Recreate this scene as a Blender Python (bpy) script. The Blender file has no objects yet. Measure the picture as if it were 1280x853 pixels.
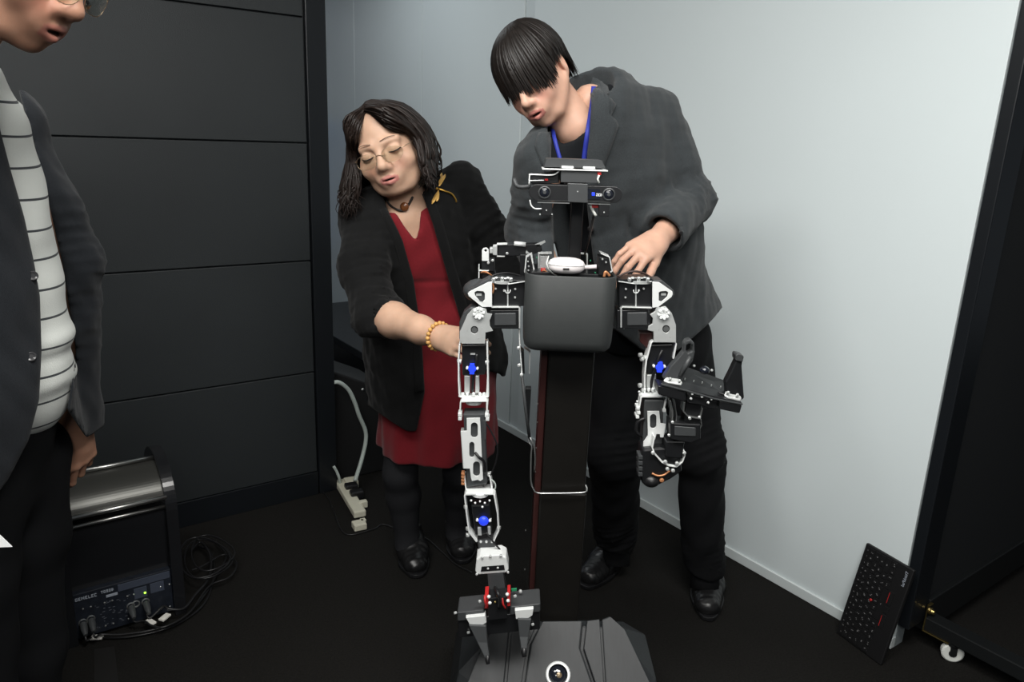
import bpy, bmesh, math, random
import numpy as np
from mathutils import Vector, Matrix
from mathutils.geometry import tessellate_polygon

SC = bpy.context.scene
COL = SC.collection
random.seed(7)
RNG = np.random.default_rng(7)

# ------------------------------------------------------------------ camera
H = 1.45                       # eye height of the photographer (m)
F = 942.958                    # focal length in pixels of the 1280 px wide frame
TH, RO, YAW = math.radians(15.172), math.radians(2.2804), math.radians(36.123)
FW = np.array([0, math.cos(TH), -math.sin(TH)])
_u0 = np.array([0, math.sin(TH), math.cos(TH)])
_r0 = np.array([1.0, 0, 0])
RT = math.cos(RO) * _r0 + math.sin(RO) * _u0
UP = -math.sin(RO) * _r0 + math.cos(RO) * _u0
O = np.array([0, 0, H])
D1 = np.array([math.cos(YAW), math.sin(YAW), 0])     # along the dark wall, to the right
D2 = np.array([-math.sin(YAW), math.cos(YAW), 0])    # along the white wall, away

cd = bpy.data.cameras.new('camera')
cam = bpy.data.objects.new('camera', cd)
COL.objects.link(cam)
cd.sensor_width = 36.0
cd.lens = F / 1280 * 36.0
cd.clip_start = 0.02
cam.matrix_world = Matrix(((RT[0], UP[0], -FW[0], 0), (RT[1], UP[1], -FW[1], 0), (RT[2], UP[2], -FW[2], H), (0, 0, 0, 1)))
SC.camera = cam

# ------------------------------------------------------------------ light
SC.view_settings.view_transform = 'Standard'
SC.view_settings.look = 'None'
SC.view_settings.gamma = 1
SC.view_settings.exposure = 0.0
w = bpy.data.worlds.new('world'); SC.world = w; w.use_nodes = True
bg = w.node_tree.nodes['Background']
bg.inputs[0].default_value = (0.80, 0.90, 1.0, 1)
bg.inputs[1].default_value = 0.10

def area(name, loc, aim, sx, sy, power, color=(1, 1, 1), spread=180):
    l = bpy.data.lights.new(name, 'AREA'); l.shape = 'RECTANGLE'; l.size = sx; l.size_y = sy
    l.energy = power; l.color = color; l.spread = math.radians(spread)
    o = bpy.data.objects.new(name, l); COL.objects.link(o)
    o.location = loc
    o.rotation_euler = (Vector(aim) - Vector(loc)).to_track_quat('-Z', 'Y').to_euler()
    return o
area('overhead_light', (0.35, 0.55, 2.62), (0.45, 0.85, 0), 1.2, 0.6, 52, (1.0, 0.985, 0.95))
area('overhead_light', (-0.9, 0.7, 2.62), (-0.6, 1.1, 0), 1.2, 0.6, 40, (1.0, 0.985, 0.95))
area('overhead_light', (0.0, -1.4, 2.62), (0.2, 0.8, 1.0), 1.6, 0.8, 62, (1.0, 0.985, 0.95))

area('overhead_light', (-1.1, 3.5, 2.62), (-0.9, 3.5, 0), 1.2, 0.6, 10, (0.92, 0.97, 1.0))  # added fill to brighten the far end of the white wall
area('overhead_light', (-3.0, 5.8, 2.62), (-3.4, 6.6, 1.0), 1.2, 0.6, 15, (0.85, 0.93, 1.0))  # added fill that lights the unseen blue panel
# ------------------------------------------------------------------ measuring helpers
def ray(x, y): return (x - 640) / F * RT + (426.5 - y) / F * UP + FW
def at(x, y, Y):
    r = ray(x, y); return O + r * (Y / r[1])
def fl(x, y, z=0.0):
    r = ray(x, y); return O + r * ((z - H) / r[2])
def onp(x, y, n, c):
    r = ray(x, y); return O + r * ((c - n.dot(O)) / n.dot(r))
def proj(P):
    v = np.asarray(P, float) - O
    z = v @ FW
    return 640 + F * (v @ RT) / z, 426.5 - F * (v @ UP) / z
def nrm(v):
    v = np.asarray(v, float); return v / max(np.linalg.norm(v), 1e-9)
def W2(a, b, z=0.0):           # a along the dark wall, b along the white wall
    return D1 * a + D2 * b + np.array([0, 0, z])

# ------------------------------------------------------------------ materials
MATS = {}
def mat(name, color, rough=0.6, metal=0.0, var=0.0, vscale=30, bump=0.0, bscale=200, sheen=0.0, coat=0.0, spec=0.5,
        attr=None, stretch=None, trans=0.0, emit=None, ior=1.45, alpha=1.0, sss=0.0, detail=4):
    m = bpy.data.materials.new(name); m.use_nodes = True
    nt = m.node_tree; b = nt.nodes['Principled BSDF']
    b.inputs['Base Color'].default_value = (*color, 1)
    b.inputs['Roughness'].default_value = rough
    b.inputs['Metallic'].default_value = metal
    b.inputs['Specular IOR Level'].default_value = spec
    b.inputs['IOR'].default_value = ior
    if sheen: b.inputs['Sheen Weight'].default_value = sheen; b.inputs['Sheen Roughness'].default_value = 0.5
    if coat: b.inputs['Coat Weight'].default_value = coat; b.inputs['Coat Roughness'].default_value = 0.12
    if trans: b.inputs['Transmission Weight'].default_value = trans
    if sss:
        b.inputs['Subsurface Weight'].default_value = sss; b.inputs['Subsurface Radius'].default_value = (0.012, 0.005, 0.003)
        b.inputs['Subsurface Scale'].default_value = 1.0
    if alpha < 1: b.inputs['Alpha'].default_value = alpha
    if emit: b.inputs['Emission Color'].default_value = (*emit[:3], 1); b.inputs['Emission Strength'].default_value = emit[3]
    src = None
    tc = nt.nodes.new('ShaderNodeTexCoord')
    vec = tc.outputs['Object']
    if stretch:
        mp = nt.nodes.new('ShaderNodeMapping'); mp.inputs['Scale'].default_value = stretch
        nt.links.new(vec, mp.inputs[0]); vec = mp.outputs[0]
    if attr:
        a = nt.nodes.new('ShaderNodeAttribute'); a.attribute_name = attr; src = a.outputs['Color']
    if var:
        n = nt.nodes.new('ShaderNodeTexNoise'); n.inputs['Scale'].default_value = vscale; n.inputs['Detail'].default_value = detail
        nt.links.new(vec, n.inputs['Vector'])
        r = nt.nodes.new('ShaderNodeMapRange')
        r.inputs['From Min'].default_value = 0.25; r.inputs['From Max'].default_value = 0.75
        r.inputs['To Min'].default_value = 1 - var; r.inputs['To Max'].default_value = 1 + var
        nt.links.new(n.outputs[0], r.inputs['Value'])
        mx = nt.nodes.new('ShaderNodeVectorMath'); mx.operation = 'SCALE'
        if src: nt.links.new(src, mx.inputs[0])
        else: mx.inputs[0].default_value = color
        nt.links.new(r.outputs[0], mx.inputs['Scale'])
        src = mx.outputs[0]
    if src: nt.links.new(src, b.inputs['Base Color'])
    if bump:
        n = nt.nodes.new('ShaderNodeTexNoise'); n.inputs['Scale'].default_value = bscale; n.inputs['Detail'].default_value = 3
        nt.links.new(vec, n.inputs['Vector'])
        bp = nt.nodes.new('ShaderNodeBump'); bp.inputs['Strength'].default_value = bump; bp.inputs['Distance'].default_value = 0.002
        nt.links.new(n.outputs[0], bp.inputs['Height']); nt.links.new(bp.outputs[0], b.inputs['Normal'])
    MATS[name] = m
    return m
M = MATS
mat('white_panel', (0.67, 0.735, 0.745), 0.17, var=0.015, vscale=2.0, bump=0.05, bscale=160, spec=0.42)
mat('white_strip', (0.58, 0.64, 0.65), 0.3)
mat('seam_grey', (0.22, 0.25, 0.26), 0.5)
mat('white_base', (0.62, 0.67, 0.67), 0.4)
mat('dark_panel', (0.0175, 0.0205, 0.0222), 0.55, var=0.08, vscale=4, bump=0.35, bscale=420, spec=0.4)
mat('dark_frame', (0.0075, 0.009, 0.011), 0.35, spec=0.4)
mat('carpet', (0.0088, 0.0083, 0.0075), 0.95, var=0.45, vscale=170, bump=0.7, bscale=330, spec=0.15)
mat('ceiling_white', (0.6, 0.6, 0.6), 0.8)
mat('fabric_screen', (0.012, 0.0135, 0.015), 0.8, var=0.12, vscale=300, bump=0.3, bscale=500, spec=0.3)
mat('black_paint', (0.008, 0.009, 0.0095), 0.42, spec=0.4)
mat('brass', (0.55, 0.42, 0.16), 0.32, 1.0)
mat('white_plastic', (0.72, 0.74, 0.70), 0.45)
mat('ivory_plastic', (0.60, 0.58, 0.47), 0.45, var=0.05, vscale=20)
mat('aluminium', (0.66, 0.68, 0.67), 0.38, 0.55, var=0.06, vscale=60)
mat('silver_white', (0.76, 0.78, 0.77), 0.45, 0.15)
mat('steel', (0.55, 0.56, 0.55), 0.28, 0.9)
mat('chrome', (0.70, 0.70, 0.68), 0.16, 1.0)
mat('servo_black', (0.009, 0.0095, 0.0105), 0.38, var=0.1, vscale=40)
mat('servo_grey', (0.045, 0.048, 0.050), 0.45, var=0.06, vscale=40)
mat('chest_grey', (0.030, 0.033, 0.033), 0.55, var=0.05, vscale=60, bump=0.12, bscale=700)
mat('column_black', (0.0070, 0.0064, 0.0055), 0.40, var=0.1, vscale=25, spec=0.35)
mat('column_side', (0.035, 0.012, 0.011), 0.3)
mat('base_grey', (0.0135, 0.0155, 0.017), 0.5, var=0.22, vscale=26, stretch=(6, 1, 1), bump=0.15, bscale=300)
mat('base_dark', (0.010, 0.010, 0.011), 0.5)
mat('blue_glow', (0.02, 0.05, 0.75), 0.35, emit=(0.02, 0.06, 1.0, 0.55))  # glow added to the plain blue knobs and logo mark
mat('glass_dark', (0.010, 0.012, 0.018), 0.06, spec=0.7, coat=0.5)
mat('lens_gold', (0.20, 0.15, 0.09), 0.25, 0.3, var=0.4, vscale=90)
mat('red_plastic', (0.45, 0.02, 0.02), 0.4)
mat('copper_wire', (0.50, 0.22, 0.10), 0.4, 0.3)
mat('magenta', (0.35, 0.04, 0.33), 0.5)
mat('green_pcb', (0.02, 0.22, 0.10), 0.5)
mat('cable_black', (0.010, 0.010, 0.011), 0.38)
mat('cable_pale', (0.42, 0.47, 0.44), 0.5)
mat('cable_brown', (0.045, 0.025, 0.022), 0.45)
mat('earbud_white', (0.78, 0.74, 0.74), 0.3, coat=0.2)

# ------------------------------------------------------------------ object helpers
def thing(name, label, cat, loc=(0, 0, 0), group=None):
    o = bpy.data.objects.new(name, None); COL.objects.link(o)
    o.empty_display_size = 0.1
    o.location = tuple(float(v) for v in loc)
    o['label'] = label; o['category'] = cat
    if group: o['group'] = group
    return o
def tag(o, label, cat, group=None):
    o['label'] = label; o['category'] = cat
    if group: o['group'] = group
    return o
def root_loc(p):
    v = np.zeros(3)
    while p is not None:
        v += np.array(p.location); p = p.parent
    return v
def link_mesh(name, V, Fc, m, parent=None, smooth=False, bevel=0.0, col=None, mats=None, mi=None, autos=None):
    V = np.asarray(V, float) - root_loc(parent)
    me = bpy.data.meshes.new(name)
    me.from_pydata(V.tolist(), [], Fc if isinstance(Fc, list) else Fc.tolist())
    me.update()
    o = bpy.data.objects.new(name, me); COL.objects.link(o)
    if parent is not None: o.parent = parent
    for q in (mats or [m]):
        me.materials.append(M[q] if isinstance(q, str) else q)
    if mi is not None: me.polygons.foreach_set('material_index', np.asarray(mi, np.int32))
    if smooth: me.polygons.foreach_set('use_smooth', np.ones(len(me.polygons), bool))
    if col is not None:
        a = me.color_attributes.new('col', 'FLOAT_COLOR', 'POINT')
        c = np.ones((len(V), 4), np.float32); c[:, :3] = col
        a.data.foreach_set('color', c.ravel())
    if bevel:
        b = o.modifiers.new('bevel', 'BEVEL'); b.width = bevel; b.segments = 2; b.limit_method = 'ANGLE'; b.angle_limit = math.radians(40)
    return o

class MB:
    """Collects boxes, plates, tubes and lathes (world coordinates) and links them as ONE mesh object."""
    def __init__(s): s.V = []; s.F = []; s.S = []; s.P = []; s.Q = []
    def add(s, V, Fc, smooth=False):
        n = len(s.V); s.P.append((n, n + len(V))); s.Q.append((len(s.F), len(s.F) + len(Fc))); s.V.extend([tuple(v) for v in V]); s.F.extend([tuple(i + n for i in f) for f in Fc]); s.S.extend([smooth] * len(Fc)); return s
    def hexa(s, P):               # 8 points: bottom 4 (ccw), top 4
        return s.add(P, [(3, 2, 1, 0), (4, 5, 6, 7), (0, 1, 5, 4), (1, 2, 6, 5), (2, 3, 7, 6), (3, 0, 4, 7)])
    def box(s, c, half, ax=None):
        ax = np.eye(3) if ax is None else np.asarray(ax, float)
        c = np.asarray(c, float)
        P = [c + ax[0] * half[0] * a + ax[1] * half[1] * b + ax[2] * half[2] * d for d in (-1, 1) for a, b in ((-1, -1), (1, -1), (1, 1), (-1, 1))]
        return s.hexa(P)
    def wbox(s, a0, a1, b0, b1, z0, z1):   # a box in the room's own axes
        P = [W2(a, b, z) for z in (z0, z1) for a, b in ((a0, b0), (a1, b0), (a1, b1), (a0, b1))]
        return s.hexa(P)
    def prism(s, poly, vec, holes=()):
        """Outline (3-D points on a plane) with holes, extruded by vec."""
        vec = np.asarray(vec, float)
        loops = [[np.asarray(p, float) for p in poly]] + [[np.asarray(p, float) for p in h] for h in holes]
        flat = [p for l in loops for p in l]
        tris = tessellate_polygon([[Vector(p) for p in l] for l in loops])
        n = len(flat)
        e1 = flat[1] - flat[0]
        # orient triangles against the extrusion
        nn = np.zeros(3)
        for t in tris:
            nn = nn + np.cross(flat[t[1]] - flat[t[0]], flat[t[2]] - flat[t[0]])
        flip = nn.dot(vec) > 0
        Fc = []
        for t in tris:
            a = tuple(reversed(t)) if flip else tuple(t)
            Fc.append(a); Fc.append(tuple(i + n for i in reversed(a)))
        k = 0
        for li, l in enumerate(loops):
            m_ = len(l)
            ar = np.zeros(3)
            for i in range(m_): ar = ar + np.cross(l[i], l[(i + 1) % m_])
            f2 = (ar.dot(vec) > 0) == (li == 0)
            for i in range(m_):
                a, b = k + i, k + (i + 1) % m_
                Fc.append((a, b, b + n, a + n) if f2 else (b, a, a + n, b + n))
            k += m_
        return s.add(flat + [p + vec for p in flat], Fc)
    def tube(s, pts, r, sides=8, cap=True, flat=None):
        pts = [np.asarray(p, float) for p in pts]; n = len(pts)
        rr = r if hasattr(r, '__len__') else [r] * n
        V = []; prev = None
        for i, p in enumerate(pts):
            t = nrm(pts[min(i + 1, n - 1)] - pts[max(i - 1, 0)])
            if prev is None:
                a = np.array([0, 0, 1.0]) if abs(t[2]) < .9 else np.array([1.0, 0, 0])
                u = nrm(np.cross(t, a))
            else:
                u = nrm(prev - t * prev.dot(t))
            prev = u; v = np.cross(t, u)
            for k in range(sides):
                an = 2 * math.pi * k / sides
                V.append(p + rr[i] * (math.cos(an) * u + math.sin(an) * v * (flat or 1)))
        Fc = [(i * sides + k, i * sides + (k + 1) % sides, (i + 1) * sides + (k + 1) % sides, (i + 1) * sides + k) for i in range(n - 1) for k in range(sides)]
        if cap:
            Fc += [tuple(range(sides - 1, -1, -1)), tuple((n - 1) * sides + k for k in range(sides))]
        return s.add(V, Fc, True)
    def lathe(s, c, axis, prof, sides=20, cap=True):
        """prof: list of (distance along axis, radius)."""
        c = np.asarray(c, float); ax = nrm(axis)
        a = np.array([0, 0, 1.0]) if abs(ax[2]) < .9 else np.array([1.0, 0, 0])
        u = nrm(np.cross(ax, a)); v = np.cross(ax, u)
        V = [c + ax * d + r * (math.cos(2 * math.pi * k / sides) * u + math.sin(2 * math.pi * k / sides) * v) for d, r in prof for k in range(sides)]
        n = len(prof)
        Fc = [(i * sides + k, i * sides + (k + 1) % sides, (i + 1) * sides + (k + 1) % sides, (i + 1) * sides + k) for i in range(n - 1) for k in range(sides)]
        if cap: Fc += [tuple(range(sides - 1, -1, -1)), tuple((n - 1) * sides + k for k in range(sides))]
        return s.add(V, Fc, False)
    def ball(s, c, r, ax=None, seg=14, rings=9):
        c = np.asarray(c, float); r = np.asarray([r] * 3 if not hasattr(r, '__len__') else r, float)
        ax = np.eye(3) if ax is None else np.asarray(ax, float)
        V = []; Fc = []
        for i in range(rings + 1):
            th = math.pi * i / rings
            for k in range(seg):
                ph = 2 * math.pi * k / seg
                q = (math.sin(th) * math.cos(ph) * r[0], math.sin(th) * math.sin(ph) * r[1], math.cos(th) * r[2])
                V.append(c + ax[0] * q[0] + ax[1] * q[1] + ax[2] * q[2])
        for i in range(rings):
            for k in range(seg):
                Fc.append((i * seg + k, (i + 1) * seg + k, (i + 1) * seg + (k + 1) % seg, i * seg + (k + 1) % seg))
        return s.add(V, Fc, True)
    def groups(s):
        """Pieces (add calls) whose boxes touch belong together."""
        n = len(s.P); bb = []
        V = np.array(s.V)
        for a, b in s.P: bb.append((V[a:b].min(0) - 2e-4, V[a:b].max(0) + 2e-4))
        par = list(range(n))
        def find(i):
            while par[i] != i: i = par[i]
            return i
        for i in range(n):
            for j in range(i):
                if np.all(bb[i][0] <= bb[j][1]) and np.all(bb[j][0] <= bb[i][1]): par[find(i)] = find(j)
        g = {}
        for i in range(n): g.setdefault(find(i), []).append(i)
        return list(g.values())
    def build(s, name, m, parent=None, bevel=0.0, smooth=None, split=True):
        if split and len(s.P) > 1:
            gs = s.groups()
            if len(gs) > 1:
                out = []
                for g in gs:
                    k = MB()
                    for i in g:
                        a, b = s.P[i]; fa, fb = s.Q[i]
                        k.add(s.V[a:b], [tuple(v - a for v in f) for f in s.F[fa:fb]]); k.S[-(fb - fa):] = s.S[fa:fb]
                    out.append(k.build(name, m, parent, bevel, smooth, False))
                return out[0]
        o = link_mesh(name, s.V, s.F, m, parent, bevel=bevel)
        o.data.polygons.foreach_set('use_smooth', np.array(s.S if smooth is None else [smooth] * len(s.S), bool))
        return o

def spline(pts, n=8):
    """Catmull-Rom through the points."""
    P = [np.asarray(p, float) for p in pts]; P = [2 * P[0] - P[1]] + P + [2 * P[-1] - P[-2]]
    out = []
    for i in range(1, len(P) - 2):
        a, b, c, d = P[i - 1:i + 3]
        for k in range(n):
            t = k / n
            out.append(0.5 * (2 * b + (c - a) * t + (2 * a - 5 * b + 4 * c - d) * t * t + (3 * b - a - 3 * c + d) * t ** 3))
    out.append(P[-2]); return out

GLYPH = {'G': ['111', '100', '101', '101', '111'], 'E': ['111', '100', '110', '100', '111'], 'N': ['1001', '1101', '1011', '1001', '1001'],
         'L': ['100', '100', '100', '100', '111'], 'C': ['111', '100', '100', '100', '111'], 'Z': ['111', '001', '010', '100', '111'],
         'D': ['110', '101', '101', '101', '110'], '7': ['111', '001', '010', '010', '010'], '0': ['111', '101', '101', '101', '111'],
         '5': ['111', '100', '111', '001', '111'], 'B': ['110', '101', '110', '101', '110']}
def lettering(mb, text, p0, ux, uz, h, nrmv, t=0.0006):
    """Raised block letters: p0 lower-left, ux/uz unit directions, h letter height."""
    c = h / 5; x = 0.0
    for ch in text:
        if ch == ' ': x += 3 * c; continue
        g = GLYPH[ch]
        for r, row in enumerate(g):
            k = 0
            while k < len(row):
                if row[k] == '1':
                    e = k
                    while e < len(row) and row[e] == '1': e += 1
                    ctr = p0 + ux * (x + (k + e) / 2 * c) + uz * ((4.5 - r) * c)
                    mb.box(ctr, ((e - k) * c / 2, c / 2, t), (ux, uz, nrmv)); k = e
                else: k += 1
        x += (len(g[0]) + 1) * c
    return x
# ------------------------------------------------------------------ the room
def struct(o): o['kind'] = 'structure'; return o
A_W = 2.118          # white wall plane: distance along D1
B_D = 2.737          # dark wall plane: distance along D2
mb = MB(); mb.box((0.2, 2.2, -0.02), (5.5, 5.2, 0.02)); struct(mb.build('floor', 'carpet'))
mb = MB(); mb.box((0.2, 2.2, 2.70), (5.5, 5.2, 0.03)); struct(mb.build('ceiling', 'ceiling_white'))

# white partition wall of wide panels
wr = MB(); wr.wbox(A_W + 0.012, A_W + 0.06, 0.893, 7.2, 0, 2.67)
wall_right = struct(wr.build('wall_right', 'seam_grey'))
def wpanel(b0, b1, m='white_panel', dep=0.0):
    p = MB(); p.wbox(A_W + dep, A_W + 0.013, b0 + 0.002, b1 - 0.002, 0.036, 2.67)
    p.build('wall_panel', m, wall_right, bevel=0.0015)
wpanel(0.893, 2.834); wpanel(2.905, 3.834); wpanel(3.834, 4.71); wpanel(4.71, 5.6); wpanel(5.6, 7.2)
p = MB(); p.wbox(A_W + 0.007, A_W + 0.013, 2.839, 2.902, 0.036, 2.67); p.build('joint_strip', 'white_strip', wall_right)
p = MB(); p.wbox(A_W - 0.008, A_W + 0.02, 0.893, 7.2, 0, 0.036); struct(p.build('baseboard_right', 'white_base', bevel=0.002))

# dark panelled wall
wl = MB(); wl.wbox(-4.0, 1.046, B_D + 0.012, B_D + 0.09, 0, 2.67)
wall_left = struct(wl.build('wall_left', 'dark_frame'))
zs = [0.100, 0.526, 0.967, 1.398, 1.823, 2.25, 2.67]
for z0, z1 in zip(zs[:-1], zs[1:]):
    p = MB(); p.wbox(-4.0, 1.040, B_D, B_D + 0.013, z0 + 0.0025, z1 - 0.0025)
    p.build('wall_panel', 'dark_panel', wall_left, bevel=0.002)
p = MB(); p.wbox(-4.0, 1.043, B_D - 0.004, B_D + 0.013, 0, 0.100); struct(p.build('baseboard_left', 'dark_frame', bevel=0.002))
p = MB(); p.wbox(1.047, 1.122, B_D - 0.006, B_D + 0.09, 0, 2.67); struct(p.build('trim_1', 'dark_frame', bevel=0.003))
mat('far_blue', (0.10, 0.20, 0.50), 0.6)
# far room beyond the gap
p = MB(); p.wbox(-2.0, A_W + 0.06, 7.2, 7.28, 0, 2.67); wf = struct(p.build('wall_far', 'ceiling_white'))
p = MB(); p.wbox(-2.0, A_W, 7.185, 7.199, .30, 1.52); p.build('unseen_blue_panel', 'far_blue', wf)  # added out of view to give the white wall a bluish reflection
p = MB(); p.wbox(-2.0, A_W, 7.17, 7.2, 0, .30); struct(p.build('baseboard_far', 'dark_frame'))  # unseen; its top sets the lower edge of that reflection

# end of the white wall: black post with a rolling partition at a right angle
PB = 0.893
P0 = thing('rolling_partition', 'tall black rolling partition with fabric panel at the end of the white wall', 'partition', W2(A_W, PB - 0.03, 0))
p = MB(); p.wbox(A_W - 0.001, A_W + 0.098, PB - 0.036, PB - 0.003, 0.085, 2.3); p.build('post', 'dark_frame', P0, bevel=0.003)
p = MB(); p.wbox(A_W + 0.098, A_W + 0.112, PB - 0.030, PB - 0.010, 0.10, 2.3); p.build('inner_post', 'black_paint', P0, bevel=0.002)
p = MB(); p.wbox(A_W + 0.112, A_W + 1.3, PB - 0.026, PB - 0.012, 0.15, 2.3); p.build('fabric_panel', 'fabric_screen', P0)
p = MB(); p.wbox(A_W + 0.098, A_W + 1.3, PB - 0.042, PB - 0.006, 0.045, 0.155); p.build('bottom_rail', 'black_paint', P0, bevel=0.003)
p = MB(); p.wbox(A_W + 1.3, A_W + 1.39, PB - 0.036, PB - 0.003, 0.02, 2.3); p.build('post', 'dark_frame', P0, bevel=0.003)
# foot beam that comes out towards the room, brass corner plate, caster
BA = A_W + 0.078
p = MB(); p.wbox(BA, BA + 0.05, PB - 0.72, PB - 0.042, 0.062, 0.105); fb = p.build('foot_beam', 'black_paint', P0, bevel=0.003)
p = MB(); p.wbox(BA - 0.003, BA, PB - 0.046, PB - 0.042, 0.058, 0.15); p.wbox(BA - 0.003, BA + 0.04, PB - 0.118, PB - 0.042, 0.058, 0.062)
p.wbox(BA - 0.003, BA + 0.02, PB - 0.05, PB - 0.042, 0.145, 0.15); p.build('corner_plate', 'brass', P0, bevel=0.001)
p = MB(); p.lathe(W2(BA + 0.018, PB - 0.042, 0.122), -D2, [(0, .011), (.006, .011), (.008, .008), (.016, .007)], 12); p.build('bolt', 'brass', P0)
CC = W2(BA + 0.02, PB - 0.125, 0.0)
p = MB(); ax = nrm(D1 * 0.82 + D2 * 0.57)
p.lathe(CC + np.array([0, 0, .030]) - ax * .011, ax, [(0, .010), (0, .026), (.003, .030), (.019, .030), (.022, .026), (.022, .010)], 28); p.build('caster_wheel', 'white_plastic', P0)
p = MB(); p.lathe(CC + np.array([0, 0, .030]) - ax * .016, ax, [(0, .006), (.003, .011), (.026, .011), (.029, .006)], 14)
p.lathe(CC + np.array([0, 0, .052]), (0, 0, 1), [(0, .018), (.004, .02), (.010, .02)], 14)
for sg in (-1, 1):
    q = CC + ax * .0145 * sg; p.box(q + np.array([0, 0, .044]), (.002, .009, .016), (ax, nrm(np.cross((0, 0, 1), ax)), (0, 0, 1)))
p.build('caster_fork', 'black_paint', P0)
# ------------------------------------------------------------------ the robot (faces the camera)
RB = thing('humanoid_robot', 'black and silver two-armed robot on a lifting column and dark wheeled base', 'robot', (0.11, 1.66, 0))
def P2(pts, Y): return [at(x, y, Y) for x, y in pts]
def plate(name, pts, Y, t, m, par, holes=(), bevel=0.0008):
    p = MB(); p.prism(P2(pts, Y), (0, t, 0), [P2(h, Y) for h in holes]); return p.build(name, m, par, bevel=bevel)
def oval(cx, cy, rx, ry, n=14):
    return [(cx + rx * math.cos(2 * math.pi * i / n), cy + ry * math.sin(2 * math.pi * i / n)) for i in range(n)]
def slot(cx, cy, hw, hh, n=5):
    r = min(hw, hh); o = []
    for q in range(4):
        sx, sy = ((1, 1), (-1, 1), (-1, -1), (1, -1))[q]
        for i in range(n):
            a = math.pi / 2 * (q + i / (n - 1)); o.append((cx + sx * (hw - r) + r * math.cos(a), cy + sy * (hh - r) + r * math.sin(a)))
    return o
def qbox(mb, pts, Y0, Y1):
    """Four picture corners (tl, tr, br, bl) measured on plane Y0, a solid back to Y1."""
    a = P2(pts, Y0); mb.prism(a, (0, Y1 - Y0, 0)); return mb
def bar(mb, pts, Y0, Y1, t):
    """Bent sheet-metal strip: path measured in plane Y0, thickness t, depth to Y1."""
    P = P2(pts, Y0); n = len(P); L = []; R_ = []
    for i in range(n):
        a, b = P[max(i - 1, 0)], P[min(i + 1, n - 1)]
        d = nrm(b - a); s = np.array([-d[2], 0, d[0]]) * t / 2
        if 0 < i < n - 1:
            d0 = nrm(P[i] - a); c = abs(d0.dot(d)); s = s / max(c, .5)
        L.append(P[i] + s); R_.append(P[i] - s)
    mb.prism(L + R_[::-1], (0, Y1 - Y0, 0))
def screws(name, pts, Y, r, m, par, t=0.003):
    p = MB(); r = r * .85; m = 'aluminium' if m == 'silver_white' else m
    for x, y in pts: p.lathe(at(x, y, Y), (0, -1, 0), [(-.001, r), (t * .6, r), (t, r * .7)], 9)
    o = p.build(name, m, par, split=False); o['kind'] = 'stuff'; return o
def horn(mb, x, y, Y, r):
    c = at(x, y, Y)
    mb.lathe(c, (0, -1, 0), [(0, r * .78), (.004, r * .78), (.0045, r * .35), (.003, r * .3)], 18)
    for k in range(8):
        a = k * math.pi / 4 + .2
        mb.lathe(c + np.array([math.cos(a), 0, math.sin(a)]) * r * .8, (0, -1, 0), [(0, r * .24), (.006, r * .24), (.0065, r * .15)], 8)

# ---- base -------------------------------------------------------------------
bc = at(697, 775, 1.60); BX = bc[0]
def ring(x0, x1, y0, y1, z, c=0.03):
    return [(x0 + c, y0, z), (x1 - c, y0, z), (x1, y0 + c, z), (x1, y1 - c, z), (x1 - c, y1, z), (x0 + c, y1, z), (x0, y1 - c, z), (x0, y0 + c, z)]
lev = [(-.255, .255, 1.36, 1.88, .03, .05), (-.262, .262, 1.35, 1.89, .10, .06), (-.235, .237, 1.475, 1.745, .215, .05), (-.128, .128, 1.585, 1.605, .312, .008)]
V = []; Fc = []
for x0, x1, y0, y1, z, c in lev: V += ring(BX + x0, BX + x1, y0, y1, z, c)
for i in range(len(lev) - 1):
    for k in range(8): Fc.append((i * 8 + k, i * 8 + (k + 1) % 8, (i + 1) * 8 + (k + 1) % 8, (i + 1) * 8 + k))
Fc += [tuple(range(7, -1, -1)), tuple(24 + k for k in range(8))]
base = link_mesh('base', V, Fc, 'base_grey', RB, bevel=0.006)
# raised centre hood and the two flank ribs on the slope
def on_base(x, y):
    """Point on the sloping front of the base under a picture point."""
    y0, z0, y1, z1 = 1.475, .215, 1.585, .312
    n = nrm(np.array([0, -(z1 - z0), (y1 - y0)])); p = np.array([0, y0, z0]); r = ray(x, y)
    return O + r * (n.dot(p - O) / n.dot(r)), n
def base_plate(name, pts, t0, t1, m, bev=.003):
    P = []
    for q in pts: v, n = on_base(*q); P.append(v - n * t0)
    p = MB(); p.prism(P, n * (t0 + t1)); return p.build(name, m, base, bevel=bev)
base_plate('hood', [(677, 778), (728.5, 777.5), (725, 812), (741, 858), (655, 858), (663, 806)], .01, .012, 'base_grey', .004)
base_plate('flank_rib', [(733, 778), (748.5, 776), (754, 858), (744, 858), (729, 813)], .01, .016, 'base_grey', .002)
base_plate('flank_rib', [(672, 779), (640, 782), (633, 858), (651, 858), (659, 808)], .01, .006, 'base_grey', .002)
base_plate('flank_panel', [(752, 775), (762, 771), (781, 788), (814, 858), (757, 858)], .01, .004, 'base_grey', .003)
base_plate('flank_panel', [(637, 784), (614, 790), (600, 814), (582, 858), (630, 858)], .01, .004, 'base_grey', .003)
v, n = on_base(697, 845)
mbx = MB(); v2 = v + n * .0125; a3 = nrm(O + np.array([0, -.2, .3]) - v2)
mbx.lathe(v2, a3, [(-.01, .029), (.006, .029), (.009, .0265), (.009, .0225), (.002, .0225)], 28, cap=False); cr = mbx.build('camera_ring', 'silver_white', base)
mbx = MB(); mbx.ball(v2 - a3 * .004, (.0225, .0225, .011), (nrm(np.cross(a3, (1, 0, 0))), (1, 0, 0), a3)); mbx.build('camera_lens', 'glass_dark', base)
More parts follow.
